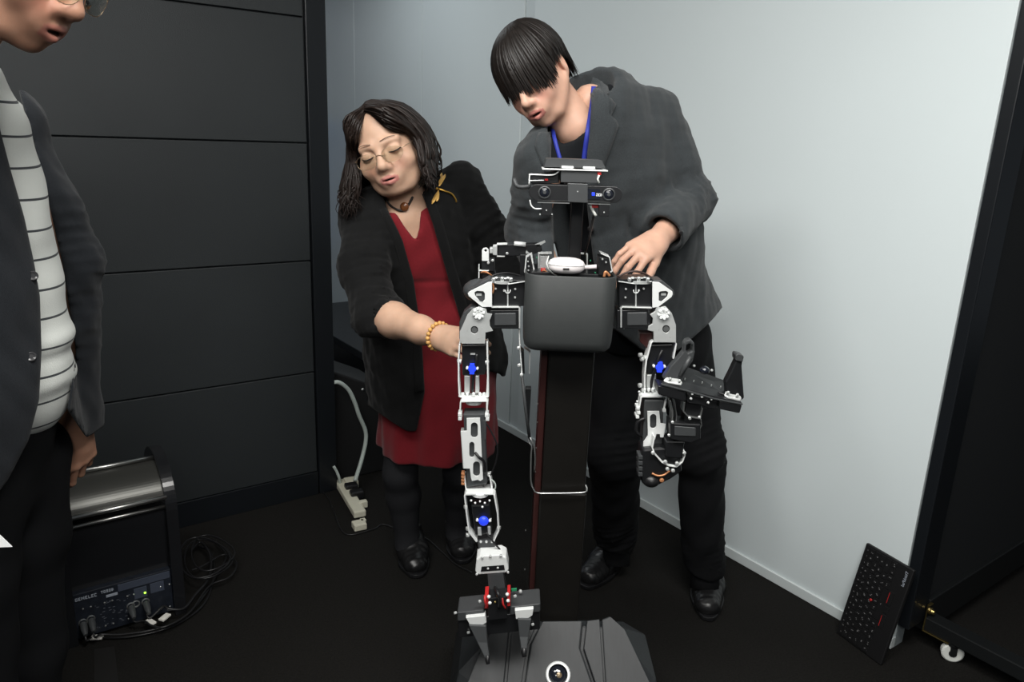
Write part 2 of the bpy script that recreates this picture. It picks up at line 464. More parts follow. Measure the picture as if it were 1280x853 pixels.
mbx = MB(); mbx.ball(v2 + a3 * .004 + np.array([.002, 0, -.001]), (.009, .009, .0045), (nrm(np.cross(a3, (1, 0, 0))), (1, 0, 0), a3)); mbx.build('lens_reflector', 'lens_gold', base)
for sx in (-1, 1):
    p = MB(); p.lathe(np.array([BX + sx * .235 - .02, 1.62, .075]), (1, 0, 0), [(0, .055), (.004, .075), (.036, .075), (.04, .055)], 26); p.build('wheel', 'cable_black', base)
    for yy in (1.42, 1.82):
        p = MB(); p.lathe(np.array([BX + sx * .19 - .01, yy, .022]), (1, 0, 0), [(0, .02), (.003, .022), (.02, .022), (.023, .02)], 16); p.build('caster_wheel', 'cable_black', base)

# ---- lifting column -----------------------------------------------------------
def vbox(mb, xl, xr, Y0, Y1, z0, z1):
    return mb.box(((xl + xr) / 2, (Y0 + Y1) / 2, (z0 + z1) / 2), ((xr - xl) / 2, (Y1 - Y0) / 2, (z1 - z0) / 2))
CL, CR = at(677.5, 600, 1.60)[0], at(732.5, 600, 1.60)[0]
zt = at(700, 438, 1.60)[2] + .03
p = MB(); vbox(p, CL, CR, 1.600, 1.70, .12, zt); colm = p.build('column', 'column_black', RB, bevel=.004)
zj = at(705, 616, 1.6)[2]
p = MB(); vbox(p, CL - .004, CR + .004, 1.596, 1.706, .12, zj); p.build('column_sleeve', 'column_black', colm, bevel=.004)
p = MB(); vbox(p, CL - .016, CL - .001, 1.612, 1.69, .15, zt); p.build('column_side_face', 'column_side', colm, bevel=.002)  # red-brown reflection on the column's side put into the colour
screws('screws', [(672, 505), (671.5, 528), (670, 560), (669, 590), (657, 663), (656, 712)], 1.612, .0016, 'steel', colm)

# ---- chest --------------------------------------------------------------------
cx0, cx1 = at(654.5, 395, 1.52)[0], at(770, 395, 1.52)[0]
cz0, cz1 = at(712, 443, 1.52)[2], at(712, 346, 1.52)[2]
def chest_ring(z, ins, n=7, r=.034):
    o = []; x0, x1, y0, y1 = cx0 + ins, cx1 - ins, 1.52 + ins, 1.672 - ins; r = max(r - ins, .006)
    for (qx, qy, a0) in ((x1 - r, y1 - r, 0), (x0 + r, y1 - r, 90), (x0 + r, y0 + r, 180), (x1 - r, y0 + r, 270)):
        for i in range(n):
            a = math.radians(a0 + 90 * i / (n - 1)); o.append((qx + r * math.cos(a), qy + r * math.sin(a), z))
    return o
prof = [(cz0, .020), (cz0 + .003, .011), (cz0 + .010, .004), (cz0 + .024, .001), (cz0 + .05, 0), (cz1 - .002, 0), (cz1, .0015), (cz1, .004), (cz1 - .03, .0045), (cz1 - .032, .03)]
V = []; Fc = []; N = 28
for z, i in prof: V += chest_ring(z, i)
for i in range(len(prof) - 1):
    for k in range(N): Fc.append((i * N + k, i * N + (k + 1) % N, (i + 1) * N + (k + 1) % N, (i + 1) * N + k))
Fc += [tuple(range(N - 1, -1, -1)), tuple((len(prof) - 1) * N + k for k in range(N))]
chest = link_mesh('chest_shell', V, Fc, 'chest_grey', RB, smooth=True)
chest.data.polygons.foreach_set('use_smooth', np.array([len(f) == 4 for f in Fc]))
p = MB(); vbox(p, CL + .01, CR - .01, 1.61, 1.66, zt - .02, cz0 + .004); vbox(p, CL - .006, CR + .006, 1.596, 1.69, cz0 - .012, cz0 + .002); p.build('column_cap', 'black_paint', colm)
# electronics in the open top of the chest
def el(name, fn, m, bev=.0008):
    q = MB(); fn(q); return q.build(name, m, chest, bevel=bev)
el('board_stack', lambda q: (vbox(q, cx0 + .012, cx1 - .012, 1.57, 1.66, cz1 - .03, cz1 - .002)), 'servo_black')
def brk(q):
    bar(q, [(656, 341), (658, 322), (664, 318), (668, 340)], 1.60, 1.625, .0022); bar(q, [(673, 341), (673.5, 317.5), (690, 317)], 1.615, 1.64, .0022)
    bar(q, [(723, 317), (734, 318), (734, 336)], 1.635, 1.65, .0022); bar(q, [(751, 317), (762, 322), (765.5, 340)], 1.56, 1.60, .002)
el('bracket', brk, 'silver_white')
el('servo', lambda q: (qbox(q, [(658, 323), (668, 323), (668, 345), (658, 345)], 1.605, 1.65), qbox(q, [(749, 321), (762, 323), (766, 345), (748, 345)], 1.565, 1.61)), 'servo_black', .002)
el('connector_block', lambda q: qbox(q, [(674, 320), (686, 320), (686, 336), (674, 336)], 1.62, 1.65), 'aluminium')
screws('screws', [(660, 327), (661, 333), (660.5, 338), (666, 330), (676, 333), (677, 326), (753, 324), (757, 327), (762, 341)], 1.599, .0022, 'silver_white', chest)
screws('screws', [(753, 324), (757.5, 328), (763.5, 340)], 1.562, .0024, 'silver_white', chest)
el('plug_lead', lambda q: (q.tube(spline([at(746, 333.5, 1.575), at(738, 334, 1.578), at(731, 334.5, 1.582)], 3), .0048, 10)), 'earbud_white')
el('white_lead', lambda q: q.tube(spline([at(686, 320, 1.58), at(683.5, 330, 1.572), at(688, 339, 1.568), at(697, 346, 1.57)], 5), .0018, 6), 'white_plastic')
el('copper_lead', lambda q: (q.tube(spline([at(676, 346, 1.59), at(679, 338, 1.585), at(686, 342, 1.58), at(690, 347, 1.58)], 5), .0014, 6), q.tube(spline([at(755, 346, 1.56), at(757, 340, 1.56), at(762, 345, 1.562)], 5), .003, 6)), 'copper_wire')
el('red_connector', lambda q: qbox(q, [(676, 336), (682, 336), (682, 343), (676, 343)], 1.585, 1.60), 'red_plastic')
def bow(q):
    c = at(720, 315, 1.625)
    for a in (20, 75, 130, 200, 270, 330):
        d = np.array([math.cos(math.radians(a)), -.2, math.sin(math.radians(a))]); q.tube([c, c + d * .007, c + d * .011], [.0012, .003, .0016], 6)
    q.tube([c, at(720, 330, 1.63)], .002, 6)
el('magenta_tie', bow, 'magenta')
screws('wire_tips', [(671, 322), (672, 345), (738, 326), (744, 341)], 1.58, .002, 'green_pcb', chest)

# ---- head ---------------------------------------------------------------------
YH = 1.50
hp = MB(); vbox(hp, at(712, 300, 1.60)[0], at(727, 300, 1.60)[0], 1.60, 1.625, cz1 - .03, at(720, 245, 1.6)[2]); neck = hp.build('neck_post', 'servo_black', RB, bevel=.002)
hb = MB(); qbox(hb, [(709.6, 229), (735, 230), (735, 254), (709.6, 253)], YH - .004, 1.62)
hd = hb.build('camera_bar_mount', 'servo_grey', RB, bevel=.0015)
def hpart(name, fn, m, bev=.0012):
    q = MB(); fn(q); return q.build(name, m, hd, bevel=bev)
def pill(cx, cy, x0, x1, y0, y1, sl):
    r = (y1 - y0) / 2; o = []
    for i in range(9):
        a = math.pi / 2 + math.pi * i / 8; o.append((x0 + r + r * math.cos(a), cy - r * math.sin(a)))
    for i in range(9):
        a = -math.pi / 2 + math.pi * i / 8; o.append((x1 - r + r * math.cos(a), cy - r * math.sin(a)))
    return [(x, y + sl * (x - cx)) for x, y in o]
barp = pill(719, 242, 661, 778, 231.8, 252.2, .030)
hpart('stereo_camera_bar', lambda q: q.prism(P2(barp, YH), (0, .030, 0)), 'servo_black', .004)
for (x, y) in ((680.7, 240.7), (761, 243.2)):
    c = at(x, y, YH)
    q = MB(); q.lathe(c, (0, -1, 0), [(0, .0125), (.002, .0125), (.003, .0105), (.001, .0095)], 24, cap=False); q.build('lens_ring', 'servo_grey', hd)
    q = MB(); q.ball(c, (.0095, .003, .0095)); q.build('lens', 'glass_dark', hd)
    q = MB(); q.lathe(c, (0, -1, 0), [(.0031, .0035), (.0034, .003)], 12); q.build('lens_pupil', 'servo_grey', hd)
def blk(q):
    qbox(q, [(735, 236), (750, 237), (750, 249), (735, 249)], YH - .0012, YH)
hpart('logo_window', blk, 'glass_dark', 0)
hpart('blue_mark', lambda q: qbox(q, [(739.8, 240.6), (743.6, 240.7), (743.6, 244.9), (739.8, 244.8)], YH - .0018, YH), 'blue_glow', .0004)
def zed(q):
    p0 = at(745, 245.3, YH - .0014); lettering(q, 'ZED', p0, nrm(at(752, 245.5, YH) - at(745, 245.3, YH)), np.array([0, 0, 1.0]), .0052, np.array([0, -1.0, 0]))
hpart('logo_letters', zed, 'silver_white', 0)
hpart('head_body', lambda q: qbox(q, [(701, 212), (747, 213), (747, 229), (701, 228)], YH + .0, YH + .05), 'servo_grey')
hpart('top_box', lambda q: qbox(q, [(683, 198), (753, 200.5), (757, 210.5), (680, 209)], YH + .004, YH + .075), 'servo_grey', .002)
hpart('top_tray', lambda q: qbox(q, [(678, 210.5), (760, 213), (760, 214.6), (678, 212.3)], YH - .004, YH + .07), 'silver_white', .0005)
hpart('standoff', lambda q: [qbox(q, [(a, 207.4 + .03 * (a - 700)), (a + 8, 207.6 + .03 * (a - 700)), (a + 8, 210.6 + .03 * (a - 700)), (a, 210.4 + .03 * (a - 700))], YH - .002, YH + .01) for a in (702, 709, 729, 736)], 'silver_white', .0006)
hpart('side_servo', lambda q: (qbox(q, [(663, 219), (699, 214), (699, 229), (664, 230)], YH + .012, YH + .05)), 'servo_black', .002)
hpart('wire_frame', lambda q: (q.tube(spline([at(661.5, 231, YH), at(662, 220, YH), at(664.5, 218.2, YH), at(690, 219, YH + .004), at(699, 214, YH + .006)], 4), .0016, 6),
                               q.tube([at(662, 226, YH), at(680, 225.5, YH)], .0012, 6),
                               q.tube(spline([at(662.3, 250, YH), at(664, 257, YH), at(669, 261, YH), at(677, 261, YH)], 4), .0015, 6)), 'silver_white', 0)
hpart('red_connector', lambda q: (qbox(q, [(746.8, 213.8), (751.6, 214), (751.6, 219), (746.8, 219)], YH - .001, YH + .012), qbox(q, [(740, 255), (748, 255.5), (748, 260), (740, 260)], YH + .006, YH + .016), qbox(q, [(681, 223.5), (685, 223.5), (685, 226), (681, 226)], YH + .008, YH + .012)), 'red_plastic', .0006)
hpart('ribbon_lead', lambda q: (q.tube([at(749, 219, YH), at(747, 224, YH), at(749, 229, YH)], .0022, 6), q.tube(spline([at(738, 256, YH + .01), at(741, 263, YH + .01), at(745, 270, YH + .01)], 3), .003, 6)), 'white_plastic', 0)
hpart('mount_foot', lambda q: qbox(q, [(677, 253), (690.6, 253.3), (690.6, 270), (677, 269.5)], YH - .002, YH + .012), 'servo_black')
hpart('mount_foot', lambda q: qbox(q, [(748.6, 255), (762, 255.5), (762, 271), (748.6, 270.5)], YH - .002, YH + .012), 'servo_black')
hpart('mount_rail', lambda q: (qbox(q, [(672, 252.6), (712, 253.6), (712, 254.8), (672, 253.8)], YH - .003, YH + .02), qbox(q, [(735, 254.4), (763, 255.2), (763, 256.2), (735, 255.4)], YH - .003, YH + .02)), 'steel', 0)
screws('screws', [(683, 263), (755, 265.5), (675, 268), (690, 268), (722, 239.5)], YH - .002, .0018, 'silver_white', hd)
hpart('cable', lambda q: (q.tube(spline([at(662, 233, YH + .012), at(652, 234, YH + .014), at(646, 232, YH + .02), at(642.5, 224, YH + .03)], 5), .0042, 8)), 'servo_grey', 0)
hpart('cable', lambda q: q.tube(spline([at(742, 270, YH + .02), at(738, 290, YH + .05), at(731, 318, 1.62)], 5), .0025, 6), 'cable_black', 0)

# ---- the arms -----------------------------------------------------------------
def shoulder(side, YA):
    """side -1: the arm on the viewer's left, +1: on the viewer's right."""
    s0 = 'silver_white'
    q = MB()
    if side < 0:
        qbox(q, [(616, 353), (656, 353), (656, 383), (616, 383)], YA + .012, YA + .055); qbox(q, [(612, 388), (649, 388), (649, 411.5), (612, 411.5)], YA + .006, YA + .05)
        qbox(q, [(616, 348), (657, 350.5), (657, 354), (616, 354)], YA + .004, YA + .06)
    else:
        qbox(q, [(773.6, 352.5), (815, 352.5), (815, 385), (773.6, 385)], YA + .012, YA + .055); qbox(q, [(771, 388), (812, 387), (812, 411), (771, 411)], YA + .006, YA + .05)
        qbox(q, [(772, 350), (815, 348), (815, 353), (772, 354)], YA + .004, YA + .06)
    sh = q.build('shoulder', 'servo_black', RB, bevel=.002)
    def sp(name, fn, m, bev=.0008):
        k = MB(); fn(k); return k.build(name, m, sh, bevel=bev)
    if side < 0:
        sp('servo_face', lambda k: qbox(k, [(618, 392), (645, 391.5), (645, 407), (618, 407.5)], YA + .004, YA + .008), 'servo_grey', .002)
        k = MB(); k.prism(P2([(584.5, 367), (587, 364.5), (610, 353), (615, 352.3), (615, 384), (604, 384), (602, 383.5), (586, 370.5)], YA), (0, .003, 0), [P2([(593, 366), (596, 364), (604, 364.4), (606, 367), (606, 374.5), (603, 378), (600, 377), (594, 370)], YA)])
        k.build('side_plate', s0, sh, bevel=.0006)
        sp('side_cover', lambda k: qbox(k, [(584, 363), (612, 348), (615, 352), (615, 383), (600, 380), (584, 371)], YA + .006, YA + .05), 'servo_grey', .003)
        sp('cover_dome', lambda k: (k.ball(at(598, 363, YA + .06), (.034, .05, .024)),), 'servo_grey', 0)
        sp('plate_mark', lambda k: qbox(k, [(595, 367), (602, 367), (602, 370), (595, 370)], YA + .0045, YA + .007), 'aluminium', 0)
        sp('frame', lambda k: (bar(k, [(614, 384.5), (648, 384.5), (649.5, 386), (649.5, 411)], YA + .002, YA + .045, .003), bar(k, [(634.7, 356), (634.7, 384)], YA + .008, YA + .012, .0028), bar(k, [(614.5, 353), (636, 355.5), (657, 352)], YA + .003, YA + .05, .0025)), 'aluminium')
        k = MB(); 
        for a in range(7): k.lathe(at(617 + a * 3.6, 349.5 - (.9 if a % 2 else 0), YA + .004 + .006 * (a % 3)), (0, -.3, 1), [(-.004, .004), (.003, .004), (.004, .0025)], 9)
        k.lathe(at(628, 350, YA + .03), (0, 0, 1), [(-.004, .03), (.002, .03), (.003, .022)], 24); k.build('servo_horn', 'aluminium', sh)
        screws('screws', [(619.5, 361), (630, 363.5), (644, 361.5), (643.8, 372), (646.5, 392.5), (646.5, 409), (634.7, 364)], YA + .010, .0027, 'silver_white', sh)
        sp('hook_ring', lambda k: k.tube([at(634.7 + 3.2 * math.cos(a), 363.5 + 3.2 * math.sin(a), YA + .007) for a in np.linspace(-.3, math.pi + .3, 10)], .0011, 6), 'silver_white', 0)
        sp('red_lead', lambda k: k.tube(spline([at(615.5, 353, YA + .006), at(617, 360, YA + .008), at(615.6, 367, YA + .010)], 4), .0022, 6), 'copper_wire', 0)
        sp('cable', lambda k: k.tube(spline([at(612, 350, YA + .02), at(618, 344, YA + .03), at(634, 341.5, YA + .04), at(650, 345, YA + .05), at(657, 349, YA + .06)], 6), .0022, 7), 'cable_black', 0)
    else:
        sp('servo_face', lambda k: qbox(k, [(784, 391), (809, 390.5), (809, 407), (784, 407.5)], YA + .004, YA + .008), 'servo_grey', .002)
        k = MB(); k.prism(P2([(815.5, 352.3), (824, 353), (840.5, 364.5), (841, 368), (839.5, 371.5), (823, 384), (815.5, 385)], YA), (0, .003, 0), [P2([(823.5, 366), (826, 364.5), (833, 364), (835.3, 366), (834, 371), (827, 377.3), (823.5, 376)], YA)])
        k.build('side_plate', s0, sh, bevel=.0006)
        sp('side_cover', lambda k: qbox(k, [(816, 350), (826, 350), (843, 364), (843, 371), (826, 383), (816, 383)], YA + .006, YA + .05), 'servo_grey', .003)
        sp('plate_mark', lambda k: qbox(k, [(826.5, 366.5), (832.5, 366.5), (832.5, 369.5), (826.5, 369.5)], YA + .0045, YA + .007), 'aluminium', 0)
        sp('frame', lambda k: (bar(k, [(815, 385.5), (778, 384.5), (776.5, 386), (776.5, 410)], YA + .002, YA + .045, .003), bar(k, [(795, 356), (795, 384)], YA + .008, YA + .012, .0028), bar(k, [(815, 352), (795, 355.5), (773, 352)], YA + .003, YA + .05, .0025)), 'aluminium')
        k = MB()
        for a in range(7): k.lathe(at(787 + a * 3.8, 349.5 - (.9 if a % 2 else 0), YA + .004 + .006 * (a % 3)), (0, -.3, 1), [(-.004, .004), (.003, .004), (.004, .0025)], 9)
        k.lathe(at(798, 350, YA + .03), (0, 0, 1), [(-.004, .03), (.002, .03), (.003, .022)], 24); k.build('servo_horn', 'aluminium', sh)
        screws('screws', [(782.3, 361.5), (781.7, 372), (804.5, 361), (781, 392), (780, 409.7), (798.5, 363)], YA + .010, .0027, 'silver_white', sh)
        sp('hook_ring', lambda k: k.tube([at(795 + 3.2 * math.cos(a), 363.5 + 3.2 * math.sin(a), YA + .007) for a in np.linspace(-.3, math.pi + .3, 10)], .0011, 6), 'silver_white', 0)
        sp('cable', lambda k: k.tube(spline([at(773, 346.5, YA + .03), at(782, 341.5, YA + .03), at(794, 339.3, YA + .03), at(806, 342.5, YA + .035), at(818, 350, YA + .045)], 6), .0024, 7), 'cable_brown', 0)
        sp('back_box', lambda k: qbox(k, [(800, 416), (817, 417), (817, 428), (811, 438), (800, 428)], YA + .02, YA + .05), 'column_side', .002)
    # upper link with its silver plate
    if side < 0:
        out = [(598.5, 383.5), (607.7, 386.7), (609, 392), (615.4, 393), (612, 401), (612.6, 408), (616.4, 414), (607, 416), (606.4, 429.8), (577, 429.8), (574.6, 426), (574.6, 415), (579.5, 404.5), (584, 394), (590.8, 386.5)]
        hx, hy, ox, oy = 598.5, 391.8, 593, 412.7; back = [(574, 426), (574, 404), (579, 392), (588, 384), (606, 384), (606, 428)]
    else:
        out = [(820.4, 385), (832, 383), (840, 392), (845, 406.7), (845.2, 428.3), (817, 428.3), (817, 415), (809.8, 413), (810.6, 408), (815.5, 405), (816.3, 398.5), (812.5, 393.5), (818.8, 389.4)]
        hx, hy, ox, oy = 829.4, 392.3, 832.7, 411.5; back = [(817, 428), (817, 388), (832, 385), (840, 393), (844, 407), (844, 427)]
    k = MB(); k.prism(P2(back, YA + .006), (0, .045, 0)); ua = k.build('upper_arm', 'servo_grey', RB, bevel=.004)
    k = MB(); k.prism(P2(out, YA), (0, .004, 0), [P2(oval(ox, oy, 4.6, 4.8), YA)]); k.build('upper_plate', 'aluminium', ua, bevel=.0008)
    k = MB(); horn(k, hx, hy, YA, .0125); k.build('servo_horn', 'silver_white', ua)
    k = MB(); k.lathe(at(ox, oy, YA + .001), (0, -1, 0), [(-.003, .006), (.0005, .006)], 14); k.build('plate_bolt', 'steel', ua)
    screws('screws', [(ox - 9, oy + 1), (ox + 10, oy - 2), (ox + 5, oy + 10)], YA, .0011, 'steel', ua, .001)
    return sh, ua

YA = 1.555
shoulder(-1, YA); shoulder(1, YA)

def clevis(mb, pts, Y0, Y1, t=.0033): bar(mb, pts, Y0, Y1, t)
# viewer's left arm: elbow, forearm, wrist, gripper
def LA(Y): return Y
q = MB(); qbox(q, [(577, 431), (607.5, 430), (606.5, 469), (578, 470)], YA + .012, YA + .05)
el1 = q.build('elbow', 'servo_black', RB, bevel=.003)
def sub(par, name, fn, m, bev=.0008):
    k = MB(); fn(k); return k.build(name, m, par, bevel=bev)
def kit(par, E, wrapper=None):
    for name, m, bev, fn in E: sub(par, name, fn, m, bev)
kit(el1, [
 ('bracket', 'silver_white', .0006, lambda k: bar(k, [(574.5, 430), (573, 450), (573.2, 476), (574.2, 496.5), (582, 498), (602, 498), (609.4, 496.5), (609.8, 470), (608.8, 428)], YA + .004, YA + .034, .0032)),
 ('bracket_bolt', 'aluminium', 0, lambda k: (k.lathe(at(575.5, 452, YA + .018), (-1, 0, 0), [(-.002, .006), (.006, .006), (.007, .004)], 12), k.lathe(at(608, 453, YA + .018), (1, 0, 0), [(-.002, .005), (.005, .005), (.006, .003)], 12))),
 ('spine_block', 'aluminium', .001, lambda k: (qbox(k, [(580.5, 470), (587.5, 470), (587, 492), (580.5, 491)], YA + .014, YA + .04), qbox(k, [(594.5, 470), (598.5, 470), (599, 491), (594, 492)], YA + .014, YA + .04))),
 ('cable', 'cable_black', 0, lambda k: (k.tube(spline([at(596, 443, YA + .008), at(595, 455, YA + .006), at(592, 470, YA + .012), at(590.5, 490, YA + .016)], 5), .0035, 7),)),
 ('face_mark', 'aluminium', 0, lambda k: qbox(k, [(588, 442), (594, 442), (594, 443.8), (588, 443.8)], YA + .010, YA + .012)),
 ('swivel_disc', 'silver_white', .0008, lambda k: (k.lathe(at(592, 500, YA + .022), (0, 0, 1), [(-.010, .012), (-.008, .0175), (.002, .0185), (.004, .015), (.008, .012)], 22), [k.lathe(at(592 + dx, 492.5, YA + .006 + abs(dx) * .001), (0, -.3, 1), [(-.004, .0035), (.002, .0035), (.003, .002)], 8) for dx in (-13, -8, 8, 13, 0)])),
])
def blue_knob(par, x, y, Y, rx, ry, rnd=False):
    k = MB()
    c = at(x, y, Y)
    if rnd: k.ball(c, (rx, .008, ry))
    else:
        k.lathe(c, (0, -1, 0), [(-.012, rx * .85), (0, rx), (.004, rx * .95), (.0055, rx * .6)], 18); 
        k.box(c + np.array([0, -.001, 0]), (rx * .55, .005, ry * 1.02))
    k.build('blue_knob', 'blue_glow', par)
    k = MB()
    for dx in (-1, 1): k.lathe(c + np.array([dx * rx * 1.25, .002, 0]), (0, -1, 0), [(-.01, .003), (.002, .003), (.003, .0018)], 10)
    k.build('knob_lug', 'silver_white', par)
blue_knob(el1, 590.2, 461, YA + .004, .0088, .0108)
# forearm
YF = 1.535
q = MB(); qbox(q, [(579, 517.5), (605.5, 517), (609, 606), (584, 610)], YF + .006, YF + .045); fa = q.build('forearm', 'servo_grey', RB, bevel=.003)
kit(fa, [
 ('clevis_bracket', 'silver_white', .0006, lambda k: bar(k, [(574.6, 523), (575.6, 503.5), (577, 502.3), (607.5, 502), (609, 503.3), (608.2, 523)], YF + .008, YF + .034, .003)),
 ('hinge_block', 'silver_white', .0008, lambda k: [qbox(k, [(x, y), (x + 4.6, y), (x + 4.6, y + 4), (x, y + 4)], YF + .004, YF + .03) for x, y in ((572.4, 517), (572.6, 522), (606, 518), (607, 522.5))]),
 ('fin', 'servo_grey', .0008, lambda k: qbox(k, [(604, 526), (607.5, 526), (607.5, 550), (605, 550)], YF + .004, YF + .03)),
 ('fin', 'aluminium', .0008, lambda k: qbox(k, [(575.6, 540), (579.5, 540), (582, 586), (578.5, 586)], YF + .004, YF + .03)),
 ('cable', 'cable_black', 0, lambda k: (k.tube(spline([at(607, 528, YF + .01), at(614, 540, YF + .008), at(621.5, 557, YF + .006), at(620.5, 575, YF + .008), at(613, 595, YF + .012), at(604, 608, YF + .012)], 6), .0018, 7), k.tube(spline([at(594, 566, YF + .001), at(599, 572, YF - .006), at(605, 578, YF - .002), at(606, 592, YF + .004)], 5), .0032, 7))),
 ('lower_bracket', 'silver_white', .0006, lambda k: bar(k, [(580.4, 596), (582.6, 612.8), (585, 615), (613.5, 613), (615, 611), (612.4, 596)], YF + .006, YF + .034, .003)),
 ('cable_loop', 'cable_pale', 0, lambda k: k.tube(spline([at(612, 598, YF + .01), at(618.5, 604, YF + .008), at(619, 611, YF + .008), at(614.5, 615, YF + .012)], 5), .0016, 6)),
 ('gear_block', 'copper_wire', .0008, lambda k: [qbox(k, [(576.4, y), (580.6, y), (581, y + 2.8), (576.8, y + 2.8)], YF + .004, YF + .02) for y in (592, 596, 600, 604)]),
 ('hinge_bolt', 'aluminium', 0, lambda k: k.lathe(at(611.5, 593, YF + .014), (.3, -1, 0), [(-.003, .005), (.003, .005), (.004, .003)], 10)),
])
k = MB(); k.prism(P2([(583.4, 523.5), (600, 523), (603.7, 599.5), (600.5, 601.5), (597, 600), (593.5, 601), (590, 601.5), (588.8, 598), (587.3, 586), (579.6, 586), (576.2, 540), (583.6, 539.2)], YF), (0, .004, 0),
        [P2(slot(592.8, 538, 4.4, 9.6), YF), P2(slot(589.8, 562.5, 3.2, 9.8), YF), P2(slot(595.6, 586.5, 4.3, 9.4), YF)])
k.build('forearm_plate', 'silver_white', fa, bevel=.0006)
# wrist
YW = 1.515
q = MB(); qbox(q, [(589, 632), (612, 631), (615, 668), (594, 670)], YW + .014, YW + .045); wr_ = q.build('wrist', 'servo_black', RB, bevel=.003)
kit(wr_, [
 ('bracket', 'silver_white', .0006, lambda k: bar(k, [(596, 678), (586.4, 666), (583.4, 645), (580.8, 620.5), (582.5, 618.5), (616, 618.3), (618, 620), (622, 643), (623.2, 664), (617, 677.5)], YW + .006, YW + .034, .0032)),
 ('swivel_disc', 'silver_white', .0008, lambda k: (k.lathe(at(600, 616.5, YW + .022), (0, 0, 1), [(-.006, .012), (-.004, .019), (.004, .019), (.006, .014)], 22), [k.lathe(at(600 + dx, 626 + dy, YW + .008), (0, -1, .4), [(-.002, .0026), (.002, .0026), (.003, .0016)], 8) for dx, dy in ((-11, 0), (-6, 3), (0, 1), (6, 3), (12, 0), (3, 8))])),
 ('side_bolt', 'aluminium', 0, lambda k: [k.lathe(at(x, y, YW + .014), (sx, -.4, 0), [(-.002, .0052), (.004, .0052), (.005, .003)], 10) for x, y, sx in ((585, 661, -1), (585, 669, -1), (623, 660, 1), (582.5, 634, -1))]),
 ('lower_servo', 'servo_grey', .002, lambda k: qbox(k, [(596.5, 677), (618, 676), (620.5, 697), (599.5, 698)], YW + .012, YW + .045)),
 ('spine_block', 'aluminium', .001, lambda k: (qbox(k, [(597, 660), (601.5, 660), (602, 670), (597.5, 670)], YW + .010, YW + .03), qbox(k, [(609.5, 659), (613, 659), (613.5, 669), (610, 669)], YW + .010, YW + .03))),
 ('bracket_screw', 'aluminium', 0, lambda k: [k.lathe(at(x, 677.5, YW + .006), (0, -1, .4), [(-.002, .003), (.003, .003), (.004, .002)], 8) for x in (601, 608, 615)]),
 ('cable', 'cable_black', 0, lambda k: k.tube(spline([at(608, 666, YW + .006), at(616, 677, YW), at(627, 690, YW + .002), at(635, 703, YW + .01), at(634, 716, YW + .02), at(626, 728, YW + .03)], 6), .0022, 7)),
])
blue_knob(wr_, 604.5, 651.5, YW + .008, .0115, .0115, True)
YG = 1.49
q = MB(); qbox(q, [(609, 718), (629, 716.5), (632.5, 743), (611.5, 746)], YG + .002, YG + .04); hn = q.build('gripper', 'servo_grey', RB, bevel=.002)
yb0, yb1 = YG - .03, YG + .03
def tb(k, x0, x1, ytop, ybot, sl, Y0, Y1):   # slanted bar between two picture columns
    qbox(k, [(x0, ytop + sl * (x0 - 620)), (x1, ytop + sl * (x1 - 620)), (x1, ybot + sl * (x1 - 620)), (x0, ybot + sl * (x0 - 620))], Y0, Y1)
